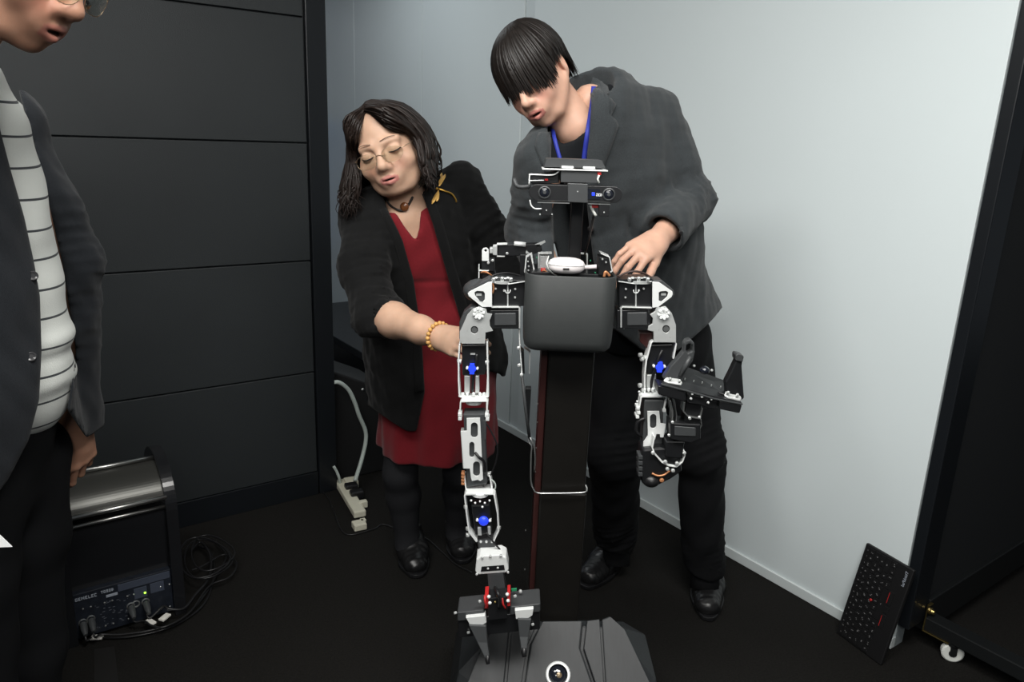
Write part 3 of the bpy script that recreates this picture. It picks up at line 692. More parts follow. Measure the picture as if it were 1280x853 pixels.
kit(hn, [
 ('wrist_cap', 'silver_white', .003, lambda k: (qbox(k, [(595.5, 699), (600, 696), (627, 694.5), (633, 697.5), (636, 713), (632, 716.5), (598, 719), (594, 715)], YG + .0, YG + .045))),
 ('cap_slot', 'servo_black', 0, lambda k: (qbox(k, [(602, 709), (630, 707), (631, 713), (601, 715)], YG - .0015, YG + .004))),
 ('cap_screw', 'aluminium', 0, lambda k: [k.lathe(at(x, y, YG), (0, -1, 0), [(-.001, .0028), (.0025, .0028), (.0035, .0015)], 9) for x, y in ((610, 710.7), (622.3, 709.8), (603, 697), (613, 695.5), (626, 694.5), (596, 718), (635, 715.5))]),
 ('rail_box', 'servo_grey', .003, lambda k: tb(k, 571.5, 605.5, 761.0, 772, -.105, yb0, yb1)),
 ('rail_box', 'servo_grey', .003, lambda k: tb(k, 637.5, 675.5, 761.0, 771, -.105, yb0, yb1)),
 ('rail_body', 'servo_black', .003, lambda k: tb(k, 572.5, 675, 770, 793, -.105, yb0 + .004, yb1)),
 ('centre_block', 'red_plastic', .001, lambda k: (tb(k, 605.8, 610.5, 743, 760, -.105, yb0 - .004, yb0 + .03), tb(k, 634, 638, 744, 760, -.105, yb0 - .004, yb0 + .03))),
 ('centre_plate', 'servo_black', .001, lambda k: tb(k, 610.5, 634, 748, 775, -.105, yb0 - .006, yb0 + .03)),
 ('ball_stud', 'silver_white', 0, lambda k: [k.ball(at(x, y, yb0 - .006), .0042) for x, y in ((611, 746.4), (612.3, 754), (634, 743.4), (635, 751.3))]),
 ('brass_stud', 'brass', 0, lambda k: [k.ball(at(x, y, yb0 - .006), .003) for x, y in ((619, 753), (622, 745))]),
 ('lead', 'cable_black', 0, lambda k: k.tube(spline([at(619, 735, YG - .004), at(622, 741, yb0 - .012), at(625, 750, yb0 - .014), at(624, 760, yb0 - .01)], 4), .004, 7)),
 ('red_lead', 'red_plastic', 0, lambda k: (k.tube(spline([at(606, 745, yb0 - .002), at(606.5, 752, yb0 - .01), at(609, 759, yb0 - .006)], 4), .003, 6), k.tube(spline([at(628, 748, yb0 - .006), at(629, 756, yb0 - .012), at(632, 761, yb0 - .006)], 4), .0022, 6))),
 ('circuit_tab', 'green_pcb', .0005, lambda k: qbox(k, [(639, 737), (646, 736.2), (646, 739), (640, 740)], YG + .01, YG + .014)),
 ('tab_screw', 'aluminium', 0, lambda k: k.lathe(at(650.5, 739, YG + .01), (0, -1, 0), [(0, .004), (.004, .004), (.005, .002)], 9)),
 ('end_screw', 'aluminium', 0, lambda k: [k.lathe(at(x, y, yb0), (-1, -.5, 0), [(-.002, .0032), (.003, .0032), (.004, .002)], 8) for x, y in ((569.5, 766.5), (600, 752), (644, 745.5), (586, 791), (666, 781))]),
])
def finger(pts, w0, w1, top):
    k = MB(); k.prism(P2(top, yb0 - .010), (0, .020, 0)); f = k.build('finger', 'silver_white', hn, bevel=.0012)
    k = MB(); a, b, c = [np.array(at(x, y, Y)) for x, y, Y in pts]
    ra, rb, rc = w0, (w0 + w1) / 2 * .95, w1
    V = []; Fc = []
    for p_, r_, dy in ((a, ra, .012), (b, rb, .010), (c, rc, .006)):
        V += [p_ + np.array([-r_, -dy, 0]), p_ + np.array([r_, -dy, 0]), p_ + np.array([r_, dy, 0]), p_ + np.array([-r_, dy, 0])]
    for i in range(2):
        for j in range(4): Fc.append((i * 4 + j, (i + 1) * 4 + j, (i + 1) * 4 + (j + 1) % 4, i * 4 + (j + 1) % 4))
    Fc += [(0, 1, 2, 3), (11, 10, 9, 8)]
    k.add(V, Fc); k.build('finger_blade', 'servo_grey', hn, bevel=.002)
    k = MB(); k.tube([c + np.array([0, 0, .006]), c + np.array([0, -.004, -.004]), c + np.array([.002, -.010, -.010])], [w1 * 1.1, w1 * 1.1, w1 * .8], 8); k.build('finger_pad', 'cable_black', hn)
finger([(597, 778, yb0 - .002), (603, 800, yb0 - .012), (609.5, 822, yb0 - .03)], .0195, .0048, [(582, 772.5), (606.5, 770), (608, 779), (603, 782), (588, 783)])
finger([(655.5, 770, yb0 - .002), (655, 793, yb0 - .012), (655, 813, yb0 - .03)], .0155, .0058, [(643.5, 763.5), (667, 761.5), (665.5, 770), (661, 773), (645, 774.5)])

# viewer's right arm: elbow, forearm folded back, raised gripper
q = MB(); qbox(q, [(812, 431), (842, 430), (838, 466), (809, 468)], YA + .012, YA + .05); er = q.build('elbow', 'servo_black', RB, bevel=.003)
kit(er, [
 ('bracket', 'silver_white', .0006, lambda k: bar(k, [(842, 449), (845.3, 430), (843.5, 427.6), (816, 427.3), (814, 429), (808, 451), (806, 470), (806, 494)], YA + .004, YA + .034, .0032)),
 ('spine_block', 'aluminium', .001, lambda k: qbox(k, [(808.5, 469), (820, 468), (820, 487), (808.5, 487)], YA + .014, YA + .04)),
 ('cable', 'cable_black', 0, lambda k: k.tube(spline([at(828, 438, YA + .008), at(824, 446, YA + .004), at(820, 460, YA + .004), at(815, 475, YA + .012), at(813, 492, YA + .02)], 6), .0034, 7)),
 ('swivel_disc', 'silver_white', .0008, lambda k: (k.lathe(at(816, 494, YA + .022), (0, 0, 1), [(-.010, .012), (-.008, .0175), (.002, .0185), (.004, .015), (.008, .012)], 22), [k.lathe(at(816 + dx, 487, YA + .006), (0, -.3, 1), [(-.004, .0035), (.002, .0035), (.003, .002)], 8) for dx in (-10, -5, 0, 6)])),
 ('side_bolt', 'aluminium', 0, lambda k: [k.lathe(at(x, y, YA + .012), (-1, -.4, 0), [(-.002, .005), (.004, .005), (.005, .003)], 10) for x, y in ((806, 447), (801, 444), (803, 449), (804, 488), (800.5, 482))]),
])
blue_knob(er, 824.3, 458.6, YA + .004, .0092, .0108)
q = MB(); qbox(q, [(805.5, 500), (830, 500), (828, 556), (803, 558)], YF + .010, YF + .05); fr = q.build('forearm', 'servo_grey', RB, bevel=.003)
k = MB(); k.prism(P2([(809.4, 514.7), (824, 514.7), (825.6, 529.5), (832, 530.7), (829.4, 547), (825.5, 547), (825, 543), (820.5, 543), (819, 549), (810.5, 560.5), (804, 561), (804.5, 553), (810, 545)], YF), (0, .004, 0), [P2(slot(816.6, 527, 4.1, 9.2), YF)])
k.build('forearm_plate', 'silver_white', fr, bevel=.0006)
kit(fr, [
 ('clevis_bracket', 'silver_white', .0006, lambda k: bar(k, [(797.4, 521), (801.5, 497.5), (803, 496.3), (831.5, 496.6), (833, 498), (829.5, 514)], YF + .008, YF + .034, .003)),
 ('hinge_block', 'silver_white', .0008, lambda k: [qbox(k, [(x, y), (x + 4.2, y), (x + 4.2, y + 3.6), (x, y + 3.6)], YF + .004, YF + .03) for x, y in ((795.6, 509), (796.4, 515), (795, 520), (828.5, 512))]),
 ('cable', 'cable_black', 0, lambda k: (k.tube(spline([at(806, 523, YF + .01), at(797, 528, YF + .01), at(795.5, 540, YF + .012), at(804, 546, YF + .02)], 6), .004, 7), k.tube(spline([at(834, 500, YF + .01), at(838, 515, YF + .0), at(836, 535, YF + .006), at(829, 556, YF + .01)], 6), .0022, 7))),
 ('side_screw', 'aluminium', 0, lambda k: [k.lathe(at(x, y, YF + .01), (0, -1, 0), [(0, .0028), (.003, .0028), (.004, .0015)], 8) for x, y in ((796.6, 502), (799, 490), (835.5, 527))]),
])
YR = 1.52
q = MB(); qbox(q, [(803, 562), (826, 560), (850, 566), (853, 590), (838, 600), (822, 608), (804, 606), (800, 590)], YR, YR + .06); w2 = q.build('wrist', 'servo_black', RB, bevel=.005)
kit(w2, [
 ('knuckle', 'cable_black', 0, lambda k: k.ball(at(813, 598, YR + .02), (.022, .03, .018))),
 ('bracket', 'silver_white', .0006, lambda k: bar(k, [(818, 546), (815.5, 560), (818.5, 568), (828, 578.5), (836, 582.5), (846, 584), (853, 578), (856, 570), (854.5, 562.5)], YR - .006, YR + .02, .0032)),
 ('bracket_bolt', 'aluminium', 0, lambda k: [k.lathe(at(x, y, YR - .006), (0, -1, 0), [(0, .0042), (.004, .0042), (.005, .0025)], 10) for x, y in ((831.5, 577), (846, 579), (834, 586), (816, 566), (855, 566), (841, 588))]),
 ('gear_stack', 'servo_grey', .001, lambda k: [qbox(k, [(798, y), (803.5, y), (803.5, y + 5), (798, y + 5)], YR, YR + .03) for y in (570, 577, 584, 591)]),
 ('copper_ring', 'copper_wire', 0, lambda k: (k.tube(spline([at(815, 592, YR - .002), at(822, 595, YR - .004), at(830, 594, YR - .004), at(837, 589, YR)], 4), .0022, 6), k.lathe(at(827, 600, YR), (0, -1, 0), [(0, .005), (.004, .005), (.005, .003)], 10))),
 ('cross_servo', 'servo_black', .003, lambda k: (qbox(k, [(838, 529), (876, 531), (876, 550), (866, 554), (838, 549)], YR - .02, YR + .03), qbox(k, [(832, 552), (856, 552), (853, 574), (832, 572)], YR - .01, YR + .04))),
 ('servo_face', 'servo_grey', .002, lambda k: qbox(k, [(843, 533), (870, 535), (870, 546), (843, 545)], YR - .0215, YR - .015)),
 ('strut', 'steel', .0006, lambda k: (bar(k, [(838, 501), (841, 514), (840.5, 528)], YR - .012, YR + .02, .0026), bar(k, [(856, 503), (854.5, 515), (860, 521), (875, 524), (878, 511)], YR - .018, YR + .012, .0026), bar(k, [(843, 500), (846, 520), (845, 529)], YR - .006, YR + .02, .002), bar(k, [(876, 524), (877, 532), (868, 551)], YR - .006, YR + .02, .0022))),
 ('strut_bolt', 'aluminium', 0, lambda k: [k.lathe(at(x, y, YR - .018), (0, -1, 0), [(0, .0032), (.003, .0032), (.004, .002)], 9) for x, y in ((840.5, 527.7), (836, 544), (874, 521.5), (862, 523))]),
 ('stem_servo', 'servo_black', .002, lambda k: qbox(k, [(858, 494), (877, 499), (875, 530), (856, 528)], YR - .012, YR + .03)),
])
YQ = 1.49
def gq(x, y, d=0.0): return at(x, y, YQ + d)
k = MB(); k.hexa([gq(826.6, 481), gq(928, 506.5), gq(907, 478, .075), gq(851, 458, .075), gq(826.6, 479), gq(928, 504.5), gq(907, 476, .075), gq(851, 456, .075)]); g2 = k.build('gripper', 'servo_black', RB, bevel=.001)
kit(g2, [
 ('front_rail', 'servo_grey', .0008, lambda k: bar(k, [(826.6, 480.8), (858, 488.8), (893, 499), (928.5, 506)], YQ - .003, YQ + .004, .0032)),
 ('rail_box', 'servo_black', .003, lambda k: qbox(k, [(822.5, 482.5), (857, 490), (858.5, 501.5), (852, 502), (823, 494)], YQ, YQ + .05)),
 ('rail_box', 'servo_black', .003, lambda k: qbox(k, [(899, 501), (928, 507), (925, 517), (920, 516.5), (899.5, 512)], YQ, YQ + .05)),
 ('centre_servo', 'servo_black', .003, lambda k: qbox(k, [(858, 491), (898, 501), (896, 512), (884, 511), (874, 506), (859, 504)], YQ + .006, YQ + .05)),
 ('jaw_pad', 'aluminium', .002, lambda k: [k.prism([gq(x, y, d) for x, y, d in pts], (0, 0, .004)) for pts in ([(829, 477.5, .008), (833, 473.5, .016), (850, 476, .016), (853, 480.5, .008), (851, 483, .004), (835, 480, .004)], [(905, 496, .008), (907, 490.5, .016), (924, 494.5, .016), (927, 500, .008), (925, 502.5, .004), (910, 499, .004)])]),
 ('jaw_screw', 'aluminium', 0, lambda k: [k.lathe(gq(x, y, .006), (0, -.6, .8), [(-.001, .0032), (.0035, .0032), (.005, .0018)], 9) for x, y in ((837.5, 474.5), (849, 477), (910, 491.5), (921.5, 494.5))]),
 ('body_screw', 'aluminium', 0, lambda k: [k.lathe(gq(x, y, d), (0, -1, .2), [(-.001, .0028), (.003, .0028), (.004, .0016)], 9) for x, y, d in ((865, 492.5, .002), (863.5, 498.5, .002), (877, 496, .002), (889, 499, .002), (885, 503.5, .002), (867.5, 457.5, .05), (889.5, 463, .05))]),
 ('plate_dot', 'aluminium', 0, lambda k: [k.lathe(gq(x, y, .03), (0, -.4, .9), [(.0, .0012), (.0045, .0012)], 6) for x, y in ((856, 475), (867, 477.5), (877.5, 479.5), (889, 483), (900.5, 485))]),
 ('blue_dome', 'glass_dark', 0, lambda k: k.ball(gq(880.5, 463, .04), (.011, .011, .009))),
 ('plate_slot', 'base_dark', 0, lambda k: (k.tube([gq(842, 481, .012), gq(868, 487, .012)], .0022, 6), k.tube([gq(898, 491, .012), gq(914, 496.5, .012)], .0022, 6))),
])
def finger2(pts, dep, d0):
    k = MB(); k.prism([gq(x, y, d) for x, y, d in pts], (0, dep, 0)); k.build('finger', 'servo_grey', g2, bevel=.003)
k = MB(); k.prism([gq(x, y, .02) for x, y in ((829, 474), (838, 459), (848, 448), (854.5, 440), (855.5, 430), (858, 426), (863, 424.6), (868, 429), (868.5, 441), (866, 452), (857, 465), (853, 476))], (0, .022, 0), [[gq(x, y, .02) for x, y in ((858, 432), (862, 429.5), (866, 432), (865.5, 439), (860, 442), (857.5, 438))]])
k.build('finger', 'servo_grey', g2, bevel=.002)
k = MB(); k.prism([gq(x, y, .012) for x, y in ((907, 478), (913, 466), (919.5, 452), (920, 446), (929, 448), (927.5, 458), (929, 480), (930.5, 498), (927, 501), (908.5, 494))], (0, .022, 0)); k.build('finger', 'servo_black', g2, bevel=.003)
k = MB(); k.prism([gq(x, y, .008) for x, y in ((919.5, 444), (922, 443), (929.5, 445), (930, 447), (928.5, 453), (919.5, 451))], (0, .028, 0)); k.build('finger_pad', 'servo_grey', g2, bevel=.002)
k = MB(); k.tube([gq(850, 470, .018), gq(858, 456, .016), gq(863, 446, .018)], [.004, .006, .004], 8); k.build('finger_rib', 'servo_grey', g2)

# ---- cable chain and linkage behind the viewer's-left shoulder -----------------
YB = 1.66
q = MB(); qbox(q, [(622, 306.5), (643, 305), (657, 309), (657, 319), (640, 321), (622, 320)], YB, YB + .03); lk = q.build('linkage', 'servo_black', RB, bevel=.002)
kit(lk, [
 ('tab', 'silver_white', .001, lambda k: k.prism(P2([(602.3, 326.5), (602.3, 313), (604, 310.3), (608, 309.6), (611, 312), (611.3, 326.5)], YB - .012), (0, .003, 0), [P2(oval(607, 313.5, 1.7, 1.7, 8), YB - .012)])),
 ('end_block', 'aluminium', .001, lambda k: (qbox(k, [(616, 307.5), (621.5, 307), (621.5, 319.5), (616, 319)], YB - .004, YB + .02), qbox(k, [(612, 310), (616, 310), (616, 317), (612, 317)], YB, YB + .018))),
 ('rail', 'silver_white', .0005, lambda k: (bar(k, [(621, 306), (634, 305.6)], YB - .004, YB + .02, .002), bar(k, [(621, 320.6), (631, 320.8)], YB - .004, YB + .02, .002))),
 ('tube', 'silver_white', 0, lambda k: k.tube([at(642.5, 304.5, YB - .004), at(657, 306, YB - .004)], .0052, 12)),
 ('hinge_servo', 'servo_black', .002, lambda k: qbox(k, [(602, 326.5), (618, 325), (618, 340), (602, 339)], YB - .008, YB + .03)),
 ('lower_rail', 'silver_white', .0005, lambda k: (bar(k, [(598.6, 331), (598.6, 348)], YB - .012, YB, .002), bar(k, [(598, 338.6), (611, 338.8)], YB - .012, YB, .0022))),
 ('copper_coil', 'copper_wire', 0, lambda k: [k.tube(spline([at(601 + i * 2, 341, YB - .01), at(606 + i * 2, 339.5 + i, YB - .013), at(613 + i, 343 + i, YB - .01)], 4), .0018, 6) for i in range(3)]),
 ('tab_screw', 'aluminium', 0, lambda k: [k.lathe(at(x, y, YB - .012), (0, -1, 0), [(0, .0032), (.003, .0032), (.004, .002)], 8) for x, y in ((610.5, 328.5), (634, 316.8), (616, 325.5))]),
 ('blade', 'aluminium', .0005, lambda k: (qbox(k, [(668, 306), (681, 300.5), (682, 303), (672, 309)], YB, YB + .004), qbox(k, [(658, 313), (665, 320), (663.5, 322), (657, 316)], YB - .006, YB))),
 ('link_arm', 'servo_black', .002, lambda k: (qbox(k, [(655, 306), (676, 305), (678, 314), (656, 322)], YB, YB + .03), qbox(k, [(602, 339), (618, 339), (622, 352), (602, 352)], YB, YB + .03), qbox(k, [(650, 318), (660, 318), (660, 350), (650, 350)], YB - .02, YB + .02))),
])
# thin push rod and silver cable guide left of the column
q = MB(); bar(q, [(649.2, 412), (649.8, 432), (652.5, 468)], 1.57, 1.59, .0028); bar(q, [(655.5, 436), (662.5, 441), (661.5, 468)], 1.60, 1.62, .002); rod = q.build('guide_bracket', 'silver_white', RB, bevel=.0006)
kit(rod, [
 ('guide_screw', 'aluminium', 0, lambda k: [k.lathe(at(x, y, 1.568), (0, -1, 0), [(0, .004), (.003, .004), (.004, .0025)], 9) for x, y in ((648.2, 435), (649, 456.5), (651.8, 468.5))]),
 ('push_rod', 'servo_grey', 0, lambda k: k.tube([at(652, 466, 1.58), at(657, 512, 1.585), at(662, 549, 1.59)], .0035, 8)),
 ('guide_servo', 'servo_black', .001, lambda k: qbox(k, [(650, 436), (655, 440), (656, 468), (651, 464)], 1.575, 1.60)),
 ('silver_wire', 'steel', 0, lambda k: (k.tube(spline([at(661.5, 545, 1.59), at(660.5, 552, 1.588), at(664.5, 558, 1.586), at(663.8, 570, 1.585), at(663.6, 600, 1.585), at(666.5, 611, 1.583), at(672, 616.5, 1.582), at(690, 617, 1.582), at(728, 616, 1.582), at(733.5, 612, 1.59), at(732, 606.5, 1.60)], 5), .0019, 6),
                            k.tube(spline([at(661.5, 545, 1.59), at(665, 552, 1.585), at(668, 560, 1.586), at(669, 575, 1.59), at(668, 590, 1.60)], 4), .0019, 6))),
 ('dark_bracket', 'servo_black', .001, lambda k: qbox(k, [(656.5, 486), (664, 486), (661, 540), (659, 540)], 1.60, 1.62)),
])
# ---- earbud case that lies on the electronics -----------------------------------
ec = at(708, 332, 1.55)
q = MB(); q.ball(ec, (.038, .028, .0165), seg=28, rings=16)
for i in range(len(q.V)):
    v = np.array(q.V[i]) - ec; 
    n_ = (abs(v[0] / .038) ** 2.7 + abs(v[1] / .028) ** 2.7 + abs(v[2] / .0165) ** 2.7) ** (1 / 2.7)
    q.V[i] = tuple(ec + v / max(n_, 1e-6)) if n_ > 1e-6 else q.V[i]
case = q.build('earbud_case', 'earbud_white', None); case.data.transform(Matrix.Translation(-Vector(ec))); case.location = tuple(ec)
tag(case, 'small glossy white earbud case lying on top of the robot chest', 'case')
q = MB(); q.tube([at(703.8, 336.5, 1.5215), at(711.5, 336.7, 1.5215)], .0018, 8); q.build('charging_port', 'servo_black', case)
q = MB(); pts = []
for i in range(29):
    a = 2 * math.pi * i / 28; d = np.array([math.cos(a) * .0383, math.sin(a) * .0283, 0]); n_ = (abs(d[0] / .0383) ** 2.7 + abs(d[1] / .0283) ** 2.7) ** (1 / 2.7); pts.append(ec + d / n_ + np.array([0, 0, .0035]))
q.tube(pts, .0005, 4, cap=False); q.build('lid_seam', 'aluminium', case)
# ------------------------------------------------------------------ implicit surfaces for bodies and clothes
def smin(a, b, k):
    h = np.clip(.5 + .5 * (b - a) / k, 0, 1); return b + (a - b) * h - k * h * (1 - h)
class Vol:
    def __init__(s, lo, hi, h):
        s.o = np.asarray(lo, float); s.h = h
        s.n = np.ceil((np.asarray(hi, float) - s.o) / h).astype(int) + 1
        s.D = np.full(tuple(s.n), 1.0, np.float32)
    def sub(s, lo, hi):
        a = np.clip(np.floor((np.asarray(lo) - s.o) / s.h).astype(int), 0, s.n); b = np.clip(np.ceil((np.asarray(hi) - s.o) / s.h).astype(int) + 1, 0, s.n)
        sl = tuple(slice(x, y) for x, y in zip(a, b))
        g = [(s.o[i] + s.h * np.arange(a[i], b[i])).astype(np.float32) for i in range(3)]
        return sl, g[0][:, None, None], g[1][None, :, None], g[2][None, None, :]
    def put(s, sl, d, k, op):
        D = s.D[sl]
        if D.size == 0: return s
        if op == 1: s.D[sl] = smin(D, d, k)
        elif op == -1: s.D[sl] = -smin(-D, d, k)
        else: s.D[sl] = -smin(-D, -d, k)
        return s
    def cone(s, a, b, ra, rb, k=.015, op=1, sq=None):
        """Tapered capsule; sq = (direction, factor): thinner by that factor along the direction."""
        a = np.asarray(a, float); b = np.asarray(b, float); R = max(ra, rb) + k + 2 * s.h
        sl, X, Y, Z = s.sub(np.minimum(a, b) - R, np.maximum(a, b) + R)
        X = X - np.float32(a[0]); Y = Y - np.float32(a[1]); Z = Z - np.float32(a[2]); v = (b - a).astype(np.float32); L = max(float(v @ v), 1e-9)
        t = np.clip((X * v[0] + Y * v[1] + Z * v[2]) / L, 0, 1)
        X = X - t * v[0]; Y = Y - t * v[1]; Z = Z - t * v[2]
        q = X * X + Y * Y + Z * Z
        if sq is not None:
            d = nrm(sq[0]).astype(np.float32); e = X * d[0] + Y * d[1] + Z * d[2]; q = q + e * e * np.float32(sq[1] ** 2 - 1)
        return s.put(sl, np.sqrt(q) - (ra + t * (rb - ra)), k, op)
    def chain(s, pts, r, k=.015, **kw):
        for i in range(len(pts) - 1): s.cone(pts[i], pts[i + 1], r[i], r[i + 1], k, **kw)
        return s
    def ell(s, c, r, R=None, k=.015, op=1):
        c = np.asarray(c, float); r = np.asarray(r, float); m = max(r) + k + 2 * s.h
        sl, X, Y, Z = s.sub(c - m, c + m)
        X = X - np.float32(c[0]); Y = Y - np.float32(c[1]); Z = Z - np.float32(c[2])
        R = np.eye(3) if R is None else np.asarray(R, float)
        q = [X * R[i][0] + Y * R[i][1] + Z * R[i][2] for i in range(3)]
        k0 = np.sqrt(sum((q[i] / r[i]) ** 2 for i in range(3))) + 1e-6; k1 = np.sqrt(sum((q[i] / r[i] ** 2) ** 2 for i in range(3))) + 1e-6
        return s.put(sl, k0 * (k0 - 1) / k1, k, op)
    def box(s, c, half, R=None, rad=.01, k=.01, op=1):
        c = np.asarray(c, float); half = np.asarray(half, float); m = np.linalg.norm(half) + k + 2 * s.h
        sl, X, Y, Z = s.sub(c - m, c + m)
        X = X - np.float32(c[0]); Y = Y - np.float32(c[1]); Z = Z - np.float32(c[2])
        R = np.eye(3) if R is None else np.asarray(R, float)
        q = [np.abs(X * R[i][0] + Y * R[i][1] + Z * R[i][2]) - (half[i] - rad) for i in range(3)]
        o = np.sqrt(sum(np.maximum(a, 0) ** 2 for a in q)); return s.put(sl, o + np.minimum(np.maximum(np.maximum(q[0], q[1]), q[2]), 0) - rad, k, op)
    def cut(s, p, n, k=.004):
        """Keep the side the normal points away from."""
        sl, X, Y, Z = s.sub(s.o, s.o + s.n * s.h); n = nrm(n)
        d = (X - p[0]) * n[0] + (Y - p[1]) * n[1] + (Z - p[2]) * n[2]
        s.D = -smin(-s.D, -d.astype(np.float32), k); return s
    def wrinkle(s, amp, scale, seed=0, stretch=(1, 1, 1)):
        rg = np.random.default_rng(seed); sl, X, Y, Z = s.sub(s.o, s.o + s.n * s.h); t = 0
        for i in range(6):
            d = rg.normal(size=3); d /= np.linalg.norm(d); d *= np.array(stretch); w_ = 2 * math.pi / (scale * rg.uniform(.6, 1.6))
            t = t + np.sin((X * d[0] + Y * d[1] + Z * d[2]) * w_ + rg.uniform(0, 6.28)) 
        m = np.abs(s.D) < 4 * s.h + .02
        s.D = np.where(m, s.D + amp * (t / 2.4).astype(np.float32), s.D); return s
    def folds(s, a, b, pos, width, lam, amp, reach, skew=1.2, ph=0.0):
        """Soft rings of cloth across the limb a-b around pos (0..1 along it)."""
        a = np.asarray(a, float); b = np.asarray(b, float); v = nrm(b - a); L = np.linalg.norm(b - a); c = a + v * pos * L
        e = width * 2 + reach
        sl, X, Y, Z = s.sub(c - e, c + e)
        X = X - a[0]; Y = Y - a[1]; Z = Z - a[2]
        t = X * v[0] + Y * v[1] + Z * v[2]
        u = nrm(np.cross(v, (.3, .9, .2))); w_ = np.cross(v, u)
        p = X * u[0] + Y * u[1] + Z * u[2]; q = X * w_[0] + Y * w_[1] + Z * w_[2]
        rr = np.sqrt(p * p + q * q) + 1e-4
        cs_, sn = p / rr, q / rr
        gate = .25 + .75 * np.clip(.5 + .6 * (cs_ * math.cos(ph * 1.7) + sn * math.sin(ph * 1.7)), 0, 1)
        w1 = np.sin(2 * math.pi * t / lam + skew * 1.9 * cs_ + skew * 1.3 * sn + ph + 1.3 * np.sin(t * 23 + ph)); w2 = np.sin(2 * math.pi * t / (lam * 1.73) - skew * 2.2 * sn + 2.1 * ph)
        f = amp * .62 * np.exp(-((t - pos * L) / width) ** 2) * np.exp(-(np.maximum(rr - reach, 0) / .02) ** 2) * gate * (1.2 - 2 * np.abs(w1) ** .8 + .7 * w2)
        s.D[sl] = s.D[sl] - f.astype(np.float32); return s
    def snip(s, p, n, R, k=.003):
        """Plane cut that only acts within distance R of p (the side n points to goes)."""
        p = np.asarray(p, float); n = nrm(n); sl, X, Y, Z = s.sub(p - R, p + R); X = X - p[0]; Y = Y - p[1]; Z = Z - p[2]
        d = np.maximum(-(X * n[0] + Y * n[1] + Z * n[2]), np.sqrt(X * X + Y * Y + Z * Z) - R)
        return s.put(sl, d.astype(np.float32), k, -1)
    def carve_poly(s, poly, near, k=.006):
        """Cut away what lies inside a solid wedge whose cross-section is the outline; 'near' = (point, direction): only on that side."""
        P = np.asarray(poly, float); p0, dr = near; dr = nrm(dr)
        sl, X, Y, Z = s.sub(s.o, s.o + s.n * s.h)
        dx, dy, dz = X - O[0], Y - O[1], Z - O[2]
        zz = dx * FW[0] + dy * FW[1] + dz * FW[2]
        u = 640 + F * (dx * RT[0] + dy * RT[1] + dz * RT[2]) / zz; v = 426.5 - F * (dx * UP[0] + dy * UP[1] + dz * UP[2]) / zz
        m = (np.abs(s.D) < .12) & (u > P[:, 0].min() - 30) & (u < P[:, 0].max() + 30) & (v > P[:, 1].min() - 30) & (v < P[:, 1].max() + 30)
        uu, vv, zq = u[m], v[m], zz[m]
        best = np.full(uu.shape, 1e9); ins = np.zeros(uu.shape, bool); n = len(P)
        for i in range(n):
            a, b = P[i], P[(i + 1) % n]; e = b - a; L = e @ e
            t = np.clip(((uu - a[0]) * e[0] + (vv - a[1]) * e[1]) / L, 0, 1)
            best = np.minimum(best, np.hypot(uu - a[0] - t * e[0], vv - a[1] - t * e[1]))
            c = ((a[1] > vv) != (b[1] > vv)) & (uu < (b[0] - a[0]) * (vv - a[1]) / (b[1] - a[1] + 1e-12) + a[0]); ins ^= c
        d = np.where(ins, -best, best) * zq / F
        side = ((X - p0[0]) * dr[0] + (Y - p0[1]) * dr[1] + (Z - p0[2]) * dr[2])
        d = np.maximum(d, -np.broadcast_to(side, u.shape)[m])
        D = s.D[m]; s.D[m] = -smin(-D, d.astype(np.float32), k); return s
    def hit(s, x, y, t0=.6, t1=3.4, hd=None):
        r = ray(x, y); T = np.arange(t0, t1, s.h * .5); P = O + r * T[:, None]
        if hd is not None: P = hd.l(P)
        q = (P - s.o) / s.h; ok = np.all((q >= 0) & (q < s.n - 1.001), 1)
        if not ok.any(): return None
        T = T[ok]; q = q[ok]; i = q.astype(int); f = q - i; d = 0
        for a in (0, 1):
            for b in (0, 1):
                for c in (0, 1):
                    d = d + s.D[i[:, 0] + a, i[:, 1] + b, i[:, 2] + c] * (f[:, 0] if a else 1 - f[:, 0]) * (f[:, 1] if b else 1 - f[:, 1]) * (f[:, 2] if c else 1 - f[:, 2])
        k = np.where(d < 0)[0]
        if len(k) == 0: return None
        k = k[0]
        t = T[k] if k == 0 else T[k - 1] + (T[k] - T[k - 1]) * d[k - 1] / (d[k - 1] - d[k])
        return O + r * t
    def grad(s, p):
        q = np.clip(np.round((np.asarray(p) - s.o) / s.h).astype(int), 2, s.n - 3)
        return nrm([s.D[tuple(q + e)] - s.D[tuple(q - e)] for e in np.eye(3, dtype=int) * 2])
    def mesh(s, smooth=1):
        D = s.D; S = D < 0
        nx, ny, nz = D.shape
        C = np.zeros((nx - 1, ny - 1, nz - 1), np.int8)
        for a in (0, 1):
            for b in (0, 1):
                for c in (0, 1): C += S[a:nx - 1 + a, b:ny - 1 + b, c:nz - 1 + c]
        I, J, K = np.nonzero((C > 0) & (C < 8)); n = len(I)
        idx = np.full(C.shape, -1, np.int64); idx[I, J, K] = np.arange(n)
        cor = [(a, b, c) for a in (0, 1) for b in (0, 1) for c in (0, 1)]
        val = {q: D[I + q[0], J + q[1], K + q[2]] for q in cor}
        acc = np.zeros((n, 3)); cnt = np.zeros(n)
        for q in cor:
            for ax in range(3):
                if q[ax] == 0:
                    r_ = list(q); r_[ax] = 1; r_ = tuple(r_); d0, d1 = val[q], val[r_]; m = (d0 < 0) != (d1 < 0)
                    t = np.where(m, d0 / np.where(m, d0 - d1, 1), 0); pt = np.zeros((n, 3)); pt[:] = q; pt[:, ax] = t
                    acc[m] += pt[m]; cnt[m] += 1
        V = np.stack([I, J, K], 1) + acc / cnt[:, None]
        Q = []
